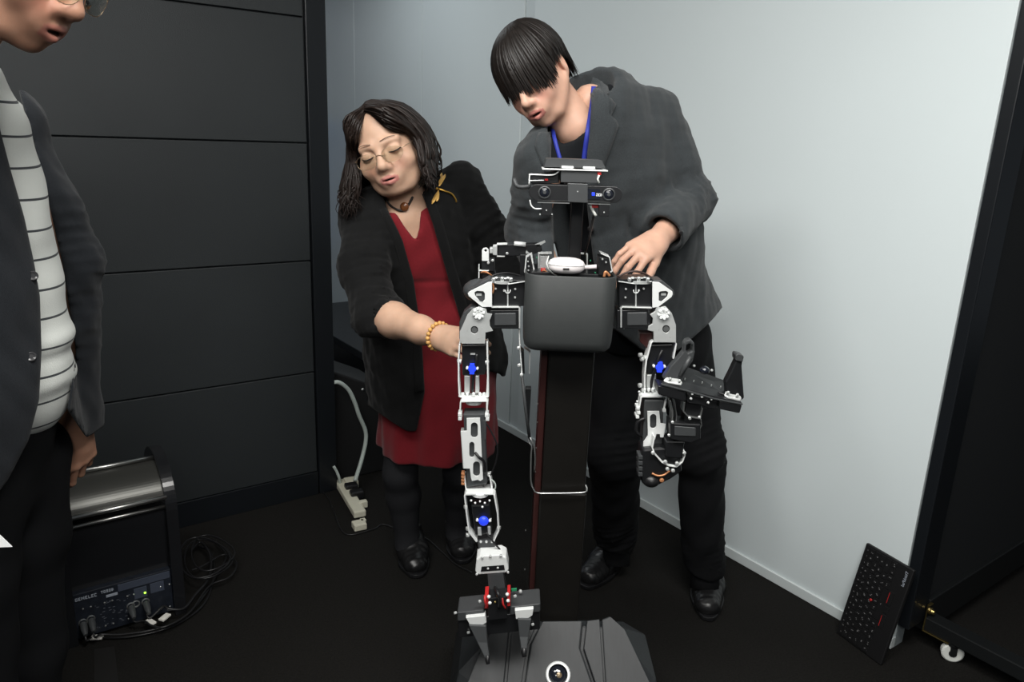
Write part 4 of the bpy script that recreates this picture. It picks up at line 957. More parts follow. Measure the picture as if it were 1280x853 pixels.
        for ax in range(3):
            sh = list(D.shape); 
            a0 = [slice(None)] * 3; a1 = [slice(None)] * 3; a0[ax] = slice(0, -1); a1[ax] = slice(1, None)
            m = S[tuple(a0)] != S[tuple(a1)]
            e = np.argwhere(m); b, c = [(1, 2), (2, 0), (0, 1)][ax]
            ok = (e[:, b] > 0) & (e[:, c] > 0) & (e[:, b] < D.shape[b] - 1) & (e[:, c] < D.shape[c] - 1); e = e[ok]
            ins = S[e[:, 0], e[:, 1], e[:, 2]]
            def cell(db, dc):
                g = e.copy(); g[:, b] += db; g[:, c] += dc; return idx[g[:, 0], g[:, 1], g[:, 2]]
            q = np.stack([cell(-1, -1), cell(0, -1), cell(0, 0), cell(-1, 0)], 1)
            q[~ins] = q[~ins][:, ::-1]; Q.append(q)
        Q = np.concatenate(Q); Q = Q[(Q >= 0).all(1)]
        for _ in range(smooth):
            E_ = np.concatenate([Q[:, [0, 1]], Q[:, [1, 2]], Q[:, [2, 3]], Q[:, [3, 0]]]); A = np.zeros_like(V); c2 = np.zeros(n)
            for i in (0, 1):
                for ax in range(3): A[:, ax] += np.bincount(E_[:, i], V[E_[:, 1 - i], ax], n)
                c2 += np.bincount(E_[:, i], minlength=n)
            V = .4 * V + .6 * A / np.maximum(c2, 1)[:, None]
        return s.o + V * s.h, Q

def join(parts):
    """[(V, Q, colour)] -> one vertex list, one face list, one colour list."""
    VV, QQ, CC, n = [], [], [], 0
    for V, Q, c in parts:
        VV.append(V); QQ.append(Q + n); n += len(V); CC.append(np.broadcast_to(np.asarray(c, np.float32), (len(V), 3)))
    return np.concatenate(VV), np.concatenate(QQ), np.concatenate(CC)

def patch(vol, left, right, t, name, m, parent, nu=14, nv=6, lift=0.0, fallback=1.9):
    """A strip of cloth laid on the garment: two edges (picture measurements traced onto the surface), real thickness t."""
    def res(pl, n):
        P = np.array(pl, float); L = np.r_[0, np.cumsum(np.hypot(*np.diff(P, axis=0).T))]; u = np.linspace(0, L[-1], n)
        return np.stack([np.interp(u, L, P[:, 0]), np.interp(u, L, P[:, 1])], 1)
    A, B = res(left, nu), res(right, nu); T_ = np.full((nu, nv), np.nan)
    for i in range(nu):
        for j in range(nv):
            q = A[i] + (B[i] - A[i]) * j / (nv - 1); h = vol.hit(*q)
            if h is not None: T_[i, j] = (h - O) @ FW
    med = np.nanmedian(T_) if np.isfinite(T_).any() else fallback
    T_ = np.where(np.isnan(T_), med, T_); T_ = np.clip(T_, med - .14, med + .14)
    for _ in range(3):
        Tp = np.pad(T_, 1, mode='edge'); T_ = np.minimum(T_, (Tp[:-2, 1:-1] + Tp[2:, 1:-1] + Tp[1:-1, :-2] + Tp[1:-1, 2:]) / 4)
    P = np.zeros((nu, nv, 3))
    for i in range(nu):
        for j in range(nv):
            q = A[i] + (B[i] - A[i]) * j / (nv - 1); P[i, j] = O + ray(*q) * T_[i, j]
    Nn = np.zeros_like(P)
    du = np.gradient(P, axis=0); dv = np.gradient(P, axis=1); Nn = np.cross(du, dv); Nn /= np.linalg.norm(Nn, axis=2, keepdims=True) + 1e-9
    if ((O - P) * Nn).sum() < 0: Nn = -Nn
    bul = (np.sin(np.linspace(0, math.pi, nv))[None, :, None] * .5 + .5)
    top = P + Nn * (lift + t * bul); bot = P - Nn * .004
    V = np.concatenate([top.reshape(-1, 3), bot.reshape(-1, 3)]); n = nu * nv; Fc = []
    for i in range(nu - 1):
        for j in range(nv - 1):
            a, b, c, d = i * nv + j, i * nv + j + 1, (i + 1) * nv + j + 1, (i + 1) * nv + j
            Fc += [(a, b, c, d), (n + d, n + c, n + b, n + a)]
    rim = [(i, 0) for i in range(nu)] + [(nu - 1, j) for j in range(1, nv)] + [(i, nv - 1) for i in range(nu - 2, -1, -1)] + [(0, j) for j in range(nv - 2, 0, -1)]
    rim = [i * nv + j for i, j in rim]
    for a, b in zip(rim, rim[1:] + rim[:1]): Fc.append((a, n + a, n + b, b))
    o = link_mesh(name, V, Fc, m, parent, smooth=True)
    bm = bmesh.new(); bm.from_mesh(o.data); bmesh.ops.recalc_face_normals(bm, faces=bm.faces); bm.to_mesh(o.data); bm.free()
    return o

# ------------------------------------------------------------------ heads, hands, hair, shoes
class Head:
    """Local axes: x to the person's left, y to the back, z up; origin between the ears."""
    def __init__(s, anchor_local, anchor_world, face, up, k=1.0):
        f = nrm(face); u = np.asarray(up, float); u = nrm(u - f * (u @ f)); x = np.cross(-f, u)
        s.R = np.stack([x, -f, u], 1); s.k = k; s.c = np.asarray(anchor_world) - s.R @ (np.asarray(anchor_local) * k)
    def w(s, p): return s.c + (np.asarray(p, float) * s.k) @ s.R.T
    def l(s, p): return ((np.asarray(p, float) - s.c) @ s.R) / s.k

def head_mesh(hd, neck, skin, lip, female=False, h=.0026, extra=None, mouth=.004, jaw=1.0, nose=1.0, cheek=1.0, eye=1.0, lidlow=True, neck_r=.053):
    v = Vol((-.115, -.15, -.30), (.115, .15, .135), h)
    v.ell((0, .014, .032), (.073, .092, .083), k=.02)
    v.ell((0, -.020, -.020), (.064, .066, .075), k=.03)
    v.ell((0, -.030, -.072), (.047 * jaw, .048, .036), k=.025)
    v.ell((0, -.064, -.097), (.020 * jaw, .018, .015), k=.02)
    for sx in (-1, 1):
        v.ell((sx * .037, -.054, -.034), (.025 * cheek, .024, .027), k=.02)
        v.cone((sx * .062, .0, -.045), (sx * .035, -.045, -.092), .012, .012, k=.03)
        v.cone((sx * .014, -.080, .020), (sx * .046, -.066, .020), .010, .009, k=.014)
        v.ell((sx * .032 * eye, -.090 , .001), (.019, .013, .012), k=.012, op=-1)
        v.ell((sx * .0315 * eye, -.0725, -.001), (.0165 * eye, .0125, .0120 * eye), k=.005)
    v.cone((0, -.083, .014), (0, -.102 * (1 + .03 * (nose - 1)), -.026), .0075, .0115 * nose, k=.012)
    v.ell((0, -.1045, -.031), (.0125 * nose, .0115, .0105), k=.008)
    for sx in (-1, 1):
        v.ell((sx * .0125 * nose, -.094, -.0345), (.0085, .0105, .0080), k=.006)
        v.ell((sx * .0060, -.1005, -.0425), (.0036, .0048, .0034), k=.003, op=-1)
    v.ell((0, -.080, -.060), (.032, .015, .024), k=.022)
    # lips
    v.chain([(-.0235, -.0865, -.0645), (-.009, -.0945, -.0605), (0, -.0952, -.0615), (.009, -.0945, -.0605), (.0235, -.0865, -.0645)], [.0025, .0043, .0040, .0043, .0025], k=.006)
    v.chain([(-.0215, -.0860, -.0665 - mouth), (0, -.0930, -.0705 - mouth), (.0215, -.0860, -.0665 - mouth)], [.0025, .0058, .0025], k=.006)
    v.ell((0, -.096, -.0655 - mouth * .5), (.016, .011, .0012 + mouth * .40), k=.003, op=-1)
    for sx in (-1, 1):   # ears
        v.ell((sx * .0765, .014, -.006), (.0075, .0185, .0310), np.array([[.93, .36 * sx, 0], [-.36 * sx, .93, 0], [0, 0, 1]]), k=.006)
        v.ell((sx * .0835, .010, -.002), (.0055, .0105, .0190), np.array([[.93, .36 * sx, 0], [-.36 * sx, .93, 0], [0, 0, 1]]), k=.004, op=-1)
        v.ell((sx * .074, .006, -.034), (.006, .008, .009), k=.005)
    nl = hd.l(neck)
    v.cone((0, .026, -.045), nl, neck_r, neck_r * 1.12, k=.022)
    if extra: extra(v, hd)
    V, Q = v.mesh(1)
    col = np.tile(np.asarray(skin, np.float32), (len(V), 1))
    # lips and a flush on the cheeks are the skin's own colours
    x, y, z = V.T
    zu = -.0600 - .10 * np.abs(x) - .0035 * (np.abs(x) / .02) ** 2; zl = -.0705 - mouth
    inl = (y < -.080) & (np.abs(x) < .0245) & (z < zu + .0062) & (z > zl - .0075 + .006 * (np.abs(x) / .024) ** 2)
    wl = inl.astype(np.float32)[:, None] * .75
    col = col * (1 - wl) + np.asarray(lip, np.float32) * wl
    dark = (y < -.078) & (np.abs(x) < .017) & (np.abs(z - (-.0655 - mouth * .5)) < .0012 + mouth * .40) & (y > -.0915)
    col[dark] = (.03, .008, .008)  # mouth gap painted near black
    ch = np.exp(-(((np.abs(x) - .038) / .02) ** 2 + ((z + .035) / .02) ** 2)) * (y < -.03)
    col = col * (1 - .16 * ch[:, None] * np.array([0, 1, .8], np.float32))
    es = np.exp(-((np.abs(x) - .062) / .012) ** 2 - ((z + .005) / .03) ** 2) * (y > -.005) * (np.abs(x) > .066)
    col = col * (1 - .15 * es[:, None] * np.array([0, 1, 1], np.float32))
    return hd.w(V), Q, col, v

def face_lines(hd, parent, brow_m, lash_m='lash', brow=True, lash=True, low=.0045, brow_z=.026, sides=(-1, 1), bw=1.0, eye=1.0):
    for sx in sides:
        if lash:
            q = MB(); pts = []; rr = []
            for i in range(11):
                a = -1 + 2 * i / 10; xx = sx * .0315 * eye + a * .0158 * eye
                e = max(0.0, 1 - (a * .0158 / .0172) ** 2 - ((low) / (.0125 * eye)) ** 2)
                pts.append(hd.w((xx, -.0725 - .0129 * math.sqrt(e) - .0004, -.001 - low * (1 - .5 * a * a) - .0005))); rr.append(.0007 + .0007 * (1 - a * a))
            q.tube(pts, rr, 6); q.build('eyelash_line', lash_m, parent)
        if brow:
            q = MB(); pts = []; rr = []
            for i in range(9):
                a = i / 8; xx = sx * (.013 + .036 * a); pts.append(hd.w((xx, -.0905 + .016 * a ** 1.6 - .001, brow_z + .005 * math.sin(a * 2.2) - .003 * a))); rr.append(bw * .0010 + bw * .0020 * math.sin(math.pi * min(1, a * .8 + .2)))
            q.tube(pts, rr, 6, flat=.6); q.build('eyebrow', brow_m, parent)

def clumps(paths, w0, th, seed=0, sides=5):
    """paths: list of (n,3) arrays; flattened tapering locks of hair in one mesh."""
    VV = []; QQ = []; n0 = 0; rg = np.random.default_rng(seed)
    for P, nr in paths:
        n = len(P); T_ = np.gradient(P, axis=0); T_ /= np.linalg.norm(T_, axis=1, keepdims=True) + 1e-9
        Nn = nr - T_ * (nr * T_).sum(1, keepdims=True); Nn /= np.linalg.norm(Nn, axis=1, keepdims=True) + 1e-9
        B = np.cross(T_, Nn); u = np.linspace(0, 1, n); wd = w0 * rg.uniform(.6, 1.3) * np.clip(np.minimum(.45 + u * 3, (1 - u) * 3.2), .06, 1); tk = th * np.clip((1 - u) * 3, .1, 1)
        ang = np.arange(sides) * 2 * math.pi / sides
        V = P[:, None, :] + B[:, None, :] * (wd[:, None] * np.cos(ang))[..., None] + Nn[:, None, :] * (tk[:, None] * np.sin(ang))[..., None]
        VV.append(V.reshape(-1, 3))
        i = np.arange(n - 1)[:, None] * sides; k = np.arange(sides)[None, :]; k2 = (k + 1) % sides
        QQ.append(np.stack([i + k, i + k2, i + sides + k2, i + sides + k], 2).reshape(-1, 4) + n0); n0 += n * sides
    return np.concatenate(VV), np.concatenate(QQ)

def hand_vol(v, wrist, dirv, back, side, curl, spread=.16, thumb=(.35, .5), k=1.0, wr=.026, tcurl=None):
    """Palm and five fingers. dirv: wrist to knuckles; back: out of the back of the hand; side=+1: thumb towards cross(dirv, back)."""
    d = nrm(dirv); b = nrm(np.asarray(back, float) - d * (np.asarray(back, float) @ d)); l = np.cross(d, b) * side
    wrist = np.asarray(wrist, float)
    off = [.030, .010, -.011, -.030]; ln = [(.043, .026, .020), (.048, .030, .021), (.044, .028, .020), (.034, .021, .018)]; ml = [.088, .090, .084, .076]; rd = [.0088, .0090, .0086, .0076]
    for i in range(4):
        kn = wrist + (d * ml[i] + l * off[i] * .92 - b * abs(off[i]) * .12) * k
        v.cone(wrist + (l * off[i] * .55 + d * .008) * k, kn, .0165 * k, .0115 * k, k=.012, sq=(b, 1.15))
        dd = nrm(d + l * (off[i] / .03) * spread); p = kn; c = curl[i] if hasattr(curl[i], '__len__') else (curl[i], curl[i] * 1.1, curl[i] * .7); a = 0
        for j in range(3):
            a += c[j]; q = dd * math.cos(a) - b * math.sin(a); e = p + q * ln[i][j] * k
            r0 = rd[i] * (1 - .08 * j) * k; v.cone(p, e, r0 * 1.04, r0 * .9, k=.0035); p = e
    v.cone(wrist, wrist + d * .05 * k, wr * k, .024 * k, k=.02, sq=(b, 1.35))
    t0 = wrist + (d * .022 + l * .020 - b * .008) * k; ta, tb_ = thumb
    q1 = nrm(d * math.cos(ta) + l * math.sin(ta) - b * tb_); t1 = t0 + q1 * .042 * k
    q2 = nrm(q1 + d * .35 - b * (tcurl or .1)); t2 = t1 + q2 * .034 * k; q3 = nrm(q2 + d * .2 - b * (tcurl or .1)); t3 = t2 + q3 * .027 * k
    v.cone(t0, t1, .017 * k, .0125 * k, k=.014); v.cone(t1, t2, .0112 * k, .0100 * k, k=.004); v.cone(t2, t3, .0102 * k, .0078 * k, k=.003)
    return v

def shoe(name, heel, toe, m, parent, L=.285, wid=1.15, high=.075, laces=True, loafer=False, sole='cable_black'):
    """Leather shoe with sole, heel and laces; heel/toe on the floor."""
    heel = np.asarray(heel, float) * (1, 1, 0); toe = np.asarray(toe, float) * (1, 1, 0); f = nrm(toe - heel); L = np.linalg.norm(toe - heel); x = np.cross(f, (0, 0, 1.0)); R = np.stack([x * wid, f, np.array([0, 0, 1.0])], 1)
    v = Vol((-.07, -.03, .0), (.07, L + .03, .17), .0034)
    v.cone((0, .045, .045), (0, L * .55, .040), .040, .041, k=.02, sq=((1, 0, 0), .95))
    v.cone((0, L * .55, .036), (.004, L - .045, .030), .045, .036, k=.025, sq=((0, 0, 1), 1.15))
    v.cone((0, L * .2, .05), (0, L * .52, .068), .036, .026, k=.02)
    v.cone((0, .05, .05), (0, .055, high + .03), .036, .038, k=.02)
    v.cut((0, 0, .013), (0, 0, -1), .003); v.cut((0, .055, high + .014), (0, -.35, 1), .006)
    v.wrinkle(.0012, .03, 5, (.4, 1.6, 1))
    V, Q = v.mesh(1); V = heel + V @ R.T
    up = link_mesh('shoe', V, Q, m, parent, smooth=True)
    out = []
    for i in range(32):
        a = 2 * math.pi * i / 32; yy = L / 2 + (L / 2 + .002) * math.sin(a); t = yy / L
        hw = .036 + .013 * math.exp(-((t - .68) / .22) ** 2); out.append(heel + R @ np.array([hw * np.sign(math.cos(a)) * abs(math.cos(a)) ** .62 + .003 * t, yy, .002]))
    q = MB(); q.prism(out, (0, 0, .014)); q.build('sole', sole, up, bevel=.003)
    q = MB(); q.prism([p for p in out if (p - heel) @ f < .075] if False else [heel + R @ np.array([.034 * math.cos(a), .042 + .042 * math.sin(a), .0]) for a in np.linspace(0, 2 * math.pi, 18, endpoint=False)], (0, 0, .012)); q.build('heel_block', sole, up, bevel=.002)
    if laces:
        for i in range(4):
            y0 = L * (.30 + .085 * i); z0 = .098 - .0085 * i - .0005 * i * i
            q = MB(); q.tube([heel + R @ np.array(p) for p in ((-.026, y0 - .004, z0 - .016), (-.012, y0, z0 - .002), (.012, y0 + .006, z0 - .002), (.026, y0 + .004, z0 - .016))], .0022, 6); q.build('lace', 'lace', up)
        for sg in (-1, 1):
            q = MB(); q.tube(spline([heel + R @ np.array(p) for p in ((0, L * .30, .10), (sg * .02, L * .31, .104), (sg * .042, L * .34, .085), (sg * .046, L * .38, .06))], 4), .002, 6); q.build('lace', 'lace', up)
        q = MB(); q.prism([heel + R @ np.array(p) for p in ((-.016, L * .27, .112), (.016, L * .27, .112), (.018, L * .6, .068), (-.018, L * .6, .068))], (0, 0, -.012)); q.build('tongue', m, up, bevel=.004)
    if loafer:
        q = MB(); q.tube(spline([heel + R @ np.array(p) for p in ((-.046, L * .42, .03), (-.036, L * .5, .064), (0, L * .52, .078), (.036, L * .5, .064), (.046, L * .42, .03))], 5), .003, 6, flat=2); q.build('strap', m, up)
    return up
# ------------------------------------------------------------------ people
mat('skin', (0.5, 0.32, 0.24), 0.48, attr='col', var=0.05, vscale=60, bump=0.08, bscale=700, sss=0.12, spec=0.4)
mat('hair_black', (0.0085, 0.0062, 0.0052), 0.46, var=0.5, vscale=120, spec=0.38)
mat('hair_brown', (0.0135, 0.0085, 0.0068), 0.5, var=0.5, vscale=120, spec=0.35)
mat('lash', (0.012, 0.009, 0.008), 0.6)
mat('brow', (0.10, 0.065, 0.048), 0.7)
mat('wool_grey', (0.033, 0.038, 0.041), 0.85, var=0.28, vscale=420, bump=0.5, bscale=900, sheen=0.12, spec=0.2)
mat('wool_navy', (0.0115, 0.0135, 0.0165), 0.85, var=0.25, vscale=380, bump=0.45, bscale=800, sheen=0.08, spec=0.2)
mat('tee_black', (0.006, 0.007, 0.0085), 0.85, bump=0.2, bscale=700, spec=0.2)
mat('trouser_black', (0.0045, 0.0048, 0.0056), 0.85, bump=0.25, bscale=900, spec=0.2)
mat('knit_black', (0.006, 0.0062, 0.0064), 0.9, bump=0.35, bscale=650, sheen=0.05, spec=0.15)
mat('dress_red', (0.150, 0.0075, 0.0125), 0.8, var=0.10, vscale=200, bump=0.3, bscale=700, sheen=0.1, spec=0.2)
mat('tights_grey', (0.014, 0.0145, 0.0165), 0.8, spec=0.25)
mat('leather_black', (0.010, 0.010, 0.0105), 0.30, bump=0.2, bscale=120, spec=0.5)
mat('lace', (0.012, 0.011, 0.010), 0.7)
mat('lanyard_blue', (0.018, 0.030, 0.28), 0.6)
mat('gold', (0.62, 0.36, 0.07), 0.35, 0.85)
mat('gold_wing', (0.60, 0.36, 0.10), 0.5, 0.35, var=0.2, vscale=300)
mat('amber', (0.16, 0.055, 0.018), 0.22, coat=0.4, var=0.4, vscale=120)
mat('wood_bead', (0.60, 0.33, 0.10), 0.4, var=0.25, vscale=160)
mat('bead_black', (0.012, 0.009, 0.008), 0.4)
mat('frame_gold', (0.55, 0.40, 0.28), 0.3, 0.9)
mat('lens_glass', (0.90, 0.93, 0.88), 0.02, trans=1.0, ior=1.06, spec=0.5)
mat('button_dark', (0.03, 0.03, 0.032), 0.25, coat=0.5)
mat('paper_white', (0.75, 0.76, 0.76), 0.7)

def stripe_mat(name, base, line, period, width, slope=(0, 0)):
    m = mat(name, base, 0.85, bump=0.35, bscale=420, sheen=0.1, spec=0.2); nt = m.node_tree; b = nt.nodes['Principled BSDF']
    tc = nt.nodes.new('ShaderNodeTexCoord'); sp = nt.nodes.new('ShaderNodeSeparateXYZ'); nt.links.new(tc.outputs['Object'], sp.inputs[0])
    ad = nt.nodes.new('ShaderNodeMath'); ad.operation = 'MULTIPLY_ADD'; ad.inputs[1].default_value = slope[0]; nt.links.new(sp.outputs[0], ad.inputs[0]); nt.links.new(sp.outputs[2], ad.inputs[2])
    md = nt.nodes.new('ShaderNodeMath'); md.operation = 'FLOORED_MODULO'; md.inputs[1].default_value = period; nt.links.new(ad.outputs[0], md.inputs[0])
    lt = nt.nodes.new('ShaderNodeMath'); lt.operation = 'LESS_THAN'; lt.inputs[1].default_value = width; nt.links.new(md.outputs[0], lt.inputs[0])
    mx = nt.nodes.new('ShaderNodeMix'); mx.data_type = 'RGBA'; mx.inputs[6].default_value = (*base, 1); mx.inputs[7].default_value = (*line, 1); nt.links.new(lt.outputs[0], mx.inputs[0]); nt.links.new(mx.outputs[2], b.inputs['Base Color'])
    return m
stripe_mat('striped_knit', (0.60, 0.62, 0.59), (0.045, 0.05, 0.055), 0.0535, 0.0042, (0.16, 0))

SK_M, SK_W, SK_T = (0.55, 0.33, 0.24), (0.53, 0.335, 0.235), (0.42, 0.225, 0.15)
def limb(v, pts, r, k=.03, **kw): return v.chain(pts, r, k, **kw)
def mid(a, b, t=.5): return np.asarray(a) * (1 - t) + np.asarray(b) * t
def under_body(J, h=.012):
    """Trunk and limbs below the clothes, one surface."""
    P = [np.asarray(p) for p in J.values()]; v = Vol(np.min(P, 0) - .16, np.max(P, 0) + .16, h)
    sc = (J['sR'] + J['sL']) / 2; dr = nrm(J['sR'] - J['sL'])
    v.cone(J['sL'], J['sR'], .034, .034, .03); v.cone(mid(sc, J['pel'], .15), J['pel'], .095, .10, .05)
    v.cone(J['neck'], mid(sc, J['pel'], .12), .045, .07, .04)
    for s in 'LR':
        if 'e' + s in J: v.chain([J['s' + s], J['e' + s], J['w' + s]], [.043, .036, .026], .02)
        v.chain([J['h' + s], J['k' + s], J['a' + s]], [.075, .046, .029], .03)
    return v.mesh(1)

# ================================================================= the young man
ML = thing('person', 'young man with black bowl haircut in charcoal blazer leaning over the robot', 'person', (0.52, 2.22, 0))
J = dict(neck=at(738, 128, 1.93), sR=at(818, 156, 2.03), sL=at(686, 202, 1.88), pel=at(815, 425, 2.18), eR=at(866, 256, 2.0), wR=at(820, 302, 1.80),
         eL=at(664, 290, 1.95), wL=at(692, 352, 1.83), hL=at(778, 435, 2.16), hR=at(850, 428, 2.21), kL=at(769, 565, 2.13), kR=at(876, 565, 2.17), aL=fl(770, 688, .09), aR=fl(881, 716, .09))
JM = J
hdM = Head((0, -.112, -.030), at(656, 131, 1.80), (-.35, -.83, -.44), (-.585, -.18, .79), .95)
Vb, Qb = under_body(J)
Vh, Qh, Ch, vhM = head_mesh(hdM, at(719, 158, 1.905), SK_M, (0.42, 0.13, 0.12), mouth=.0035, cheek=.85, nose=.86, jaw=.92, neck_r=.050)
# right hand resting on the chest of the robot, left hand behind it
hv = Vol(J['wR'] + (-.20, -.16, -.13), J['wR'] + (.10, .12, .09), .0024)
kn = at(783, 322, 1.700)
hv.cone(mid(J['eR'], J['wR'], .35), J['wR'], .039, .0265, k=.01)
hand_vol(hv, J['wR'], kn - J['wR'], (.05, -.55, .83), -1, [(.55, .55, .35), (.45, .50, .30), (.45, .55, .35), (.5, .6, .4)], spread=.16, thumb=(.50, .25), wr=.0265, k=.98)
V1, Q1 = hv.mesh(1)
hv = Vol(J['wL'] + (-.12, -.2, -.14), J['wL'] + (.16, .1, .09), .0035)
hv.cone(mid(J['eL'], J['wL'], .5), J['wL'], .034, .027, k=.01)
hand_vol(hv, J['wL'], np.array([.12, -.35, -.9]), (.1, -.9, .35), 1, [.25, .25, .3, .35], thumb=(.5, .3), k=.95)
V2, Q2 = hv.mesh(1)
V, Q, C_ = join([(Vb, Qb, SK_M), (Vh, Qh, Ch), (V1, Q1, SK_M), (V2, Q2, SK_M)])
link_mesh('body', V, Q, 'skin', ML, smooth=True, col=C_)
# hair: bowl cut
def cap_path(az, zend, rad, cz, lift, n=12, crown=(0, .030), hang=.97, z_top=1.0):
    """A lock from the crown down one meridian of the ellipsoid to height zend."""
    P = []; N_ = []
    dx, dy = math.sin(az), -math.cos(az)
    tmax = 1.0
    for i in range(n):
        t = i / (n - 1); th = t * math.pi * .5
        if True:
            z_eq = cz
            zt = cz + rad[2] * math.cos(th); 
            rx = rad[0] * math.sin(th); ry = rad[1] * math.sin(th)
            w_ = 1 - math.sin(th)
            P.append((dx * rx + crown[0] * w_, dy * ry + crown[1] * w_ + .012 * math.sin(th), zt)); N_.append((dx, dy, math.cos(th) * 1.4))
    if zend < cz:
        e = P[-1]
        for i in range(1, 6):
            t = i / 5; P.append((e[0] * (1 - (1 - hang) * t), (e[1] - .012) * (1 - (1 - hang) * t) + .012, cz + (zend - cz) * t)); N_.append((dx, dy, 0))
    else:
        keep = [i for i, p in enumerate(P) if p[2] > zend]; P = [P[i] for i in keep]; N_ = [N_[i] for i in keep]
    P = np.array(P); N_ = np.array(N_); N_ /= np.linalg.norm(N_, axis=1, keepdims=True)
    return P + N_ * lift, N_
def resample(P, N_, n=14):
    L = np.r_[0, np.cumsum(np.linalg.norm(np.diff(P, axis=0), axis=1))]; u = np.linspace(0, L[-1], n)
    return np.stack([np.interp(u, L, P[:, k]) for k in range(3)], 1), np.stack([np.interp(u, L, N_[:, k]) for k in range(3)], 1)
rg = np.random.default_rng(3); paths = []
def man_end(a):
    d = abs(math.degrees(a))
    return float(np.interp(d, [0, 10, 24, 52, 60, 66, 72, 84, 96, 118, 130, 180], [-.010, -.012, -.024, -.030, -.022, .008, .000, .010, .008, -.022, -.060, -.072]))
for i in range(1250):
    az = rg.uniform(-math.pi, math.pi); lay = rg.uniform(0, 1)
    P, N_ = cap_path(az, man_end(az) + (.016 * min(1, max(0, -az - .15) / .4) if az > -1.2 else 0) + rg.normal(0, .0045) + (.02 * (1 - lay) if lay < .25 else 0), (.0815, .102, .095), .030, .002 + .006 * lay, hang=1.04 if abs(az) < 1.15 else .95)
    if len(P) < 5: continue
    P, N_ = resample(P, N_); sw = rg.normal(0, .0022); P[:, 0] += sw * np.linspace(0, 1, len(P)) ** 2
    paths.append((P, N_))
V, Q = clumps(paths, .0048, .0020, 4)
v = Vol((-.11, -.13, -.10), (.11, .14, .15), .004); v.ell((0, .014, .034), (.0835, .1005, .0955), k=.01)
v.box((0, -.12, -.075), (.2, .128, .085), None, .01, .012, op=-1); v.cut((0, .05, -.055), (0, -.2, -1), .01)
for sx in (-1, 1): v.ell((sx * .09, .012, -.02), (.03, .034, .038), k=.01, op=-1)
Vc, Qc = v.mesh(2)
V, Q, _ = join([(hdM.w(V), Q, 0), (hdM.w(Vc), Qc, 0)])
link_mesh('hair', V, Q, 'hair_black', ML, smooth=True)
# black t-shirt
sc = (J['sR'] + J['sL']) / 2; up_t = nrm(J['neck'] - J['pel']); rt_t = J['sR'] - J['sL']; rt_t = nrm(rt_t - up_t * (rt_t @ up_t)); fw_t = np.cross(up_t, rt_t); fw_t = fw_t if fw_t[1] < 0 else -fw_t
RM = np.stack([rt_t, fw_t, up_t])
v = Vol((-.12, 1.55, .72), (.75, 2.5, 1.68), .0065)
rows = [(748, 165, 1.945, 72), (770, 215, 2.00, 80), (788, 300, 2.08, 90), (810, 400, 2.16, 82)]
cs = [at(x, y, Y) for x, y, Y, _ in rows]; rs = [hw * ((c - O) @ FW) / F for c, (_, _, _, hw) in zip(cs, rows)]
v.chain(cs, [r * .86 for r in rs], .05, sq=(fw_t, 1.45)); v.cone(J['sL'], J['sR'], .05, .05, .05); v.cone(at(720, 150, 1.915), cs[0], .070, .10, .03)
v.carve_poly([(686, 120), (690, 168), (703, 180), (722, 176), (738, 158), (742, 140), (760, 90)], (J['neck'] - fw_t * .02, fw_t), .004)
v.cone(at(712, 100, 1.84), at(715, 148, 1.885), .060, .062, .004, op=-1); v.cut(at(738, 118, 1.93), up_t * .9 - fw_t * .25 - rt_t * .2, .01); v.cut(J['pel'] + (0, 0, -.02), (0, 0, -1))
v.wrinkle(.004, .09, 11)
V, Q = v.mesh(1); link_mesh('t_shirt', V, Q, 'tee_black', ML, smooth=True); vT = v
# trousers
v = Vol((.10, 1.95, .06), (.85, 2.5, 1.02), .0065)
v.ell(J['pel'], (.165, .115, .13), None, .04)
v.chain([J['hL'], J['kL'], J['aL'] + (0, .01, .0)], [.098, .080, .073], .04, sq=((0, 1, 0), 1.05)); v.chain([J['hR'], J['kR'], J['aR'] + (0, .01, .0)], [.092, .072, .068], .04)
for s in 'LR':
    v.folds(J['k' + s], J['a' + s] - (0, 0, .05), .72, .10, .045, .006, .09, 1.6, 1 if s == 'L' else 3); v.folds(J['h' + s], J['k' + s], .95, .10, .06, .005, .1, 1.4)
v.wrinkle(.003, .08, 21, (1, 1, .4)); v.cut((0, 2.22, .118), (0, .35, -1))
V, Q = v.mesh(1); link_mesh('trousers', V, Q, 'trouser_black', ML, smooth=True)
# blazer
v = Vol((-.12, 1.55, .80), (.80, 2.50, 1.68), .006)
v.chain(cs, [r * 1.06 for r in rs], .05, sq=(fw_t, 1.38))
v.cone(cs[-1], at(829, 430, 2.20), rs[-1] * 1.07, rs[-1] * 1.12, .03, sq=(fw_t, 1.35))
v.cone(at(748, 131, 1.96), at(816, 140, 2.03), .050, .063, .045); v.cone(at(730, 128, 1.93), at(692, 185, 1.88), .052, .06, .04)
v.cone(at(743, 133, 1.965), at(750, 148, 1.96), .056, .075, .03)
v.chain([at(822, 152, 2.03), J['eR'] + (-.01, 0, .01), mid(J['eR'], J['wR'], 1.0)], [.068, .062, .0545], .022)
v.chain([at(680, 195, 1.87) + (0.0, 0, -.01), J['eL'], mid(J['eL'], J['wL'], .9)], [.070, .062, .050], .025)
v.ell(at(805, 250, 1.95), (.06, .05, .10), RM, .05)
aR, bR = J['sR'], J['eR']
v.folds(aR, bR, .93, .07, .036, .0042, .085, .7, .5); v.folds(J['eR'], J['wR'], .2, .06, .034, .0040, .08, .8, 2)
v.folds(J['sL'], J['eL'], .75, .10, .045, .0042, .085, 1.0, 1); v.wrinkle(.0032, .085, 31); v.wrinkle(.0016, .035, 32)
front = (mid(cs[1], cs[2]) + fw_t * .03, fw_t)
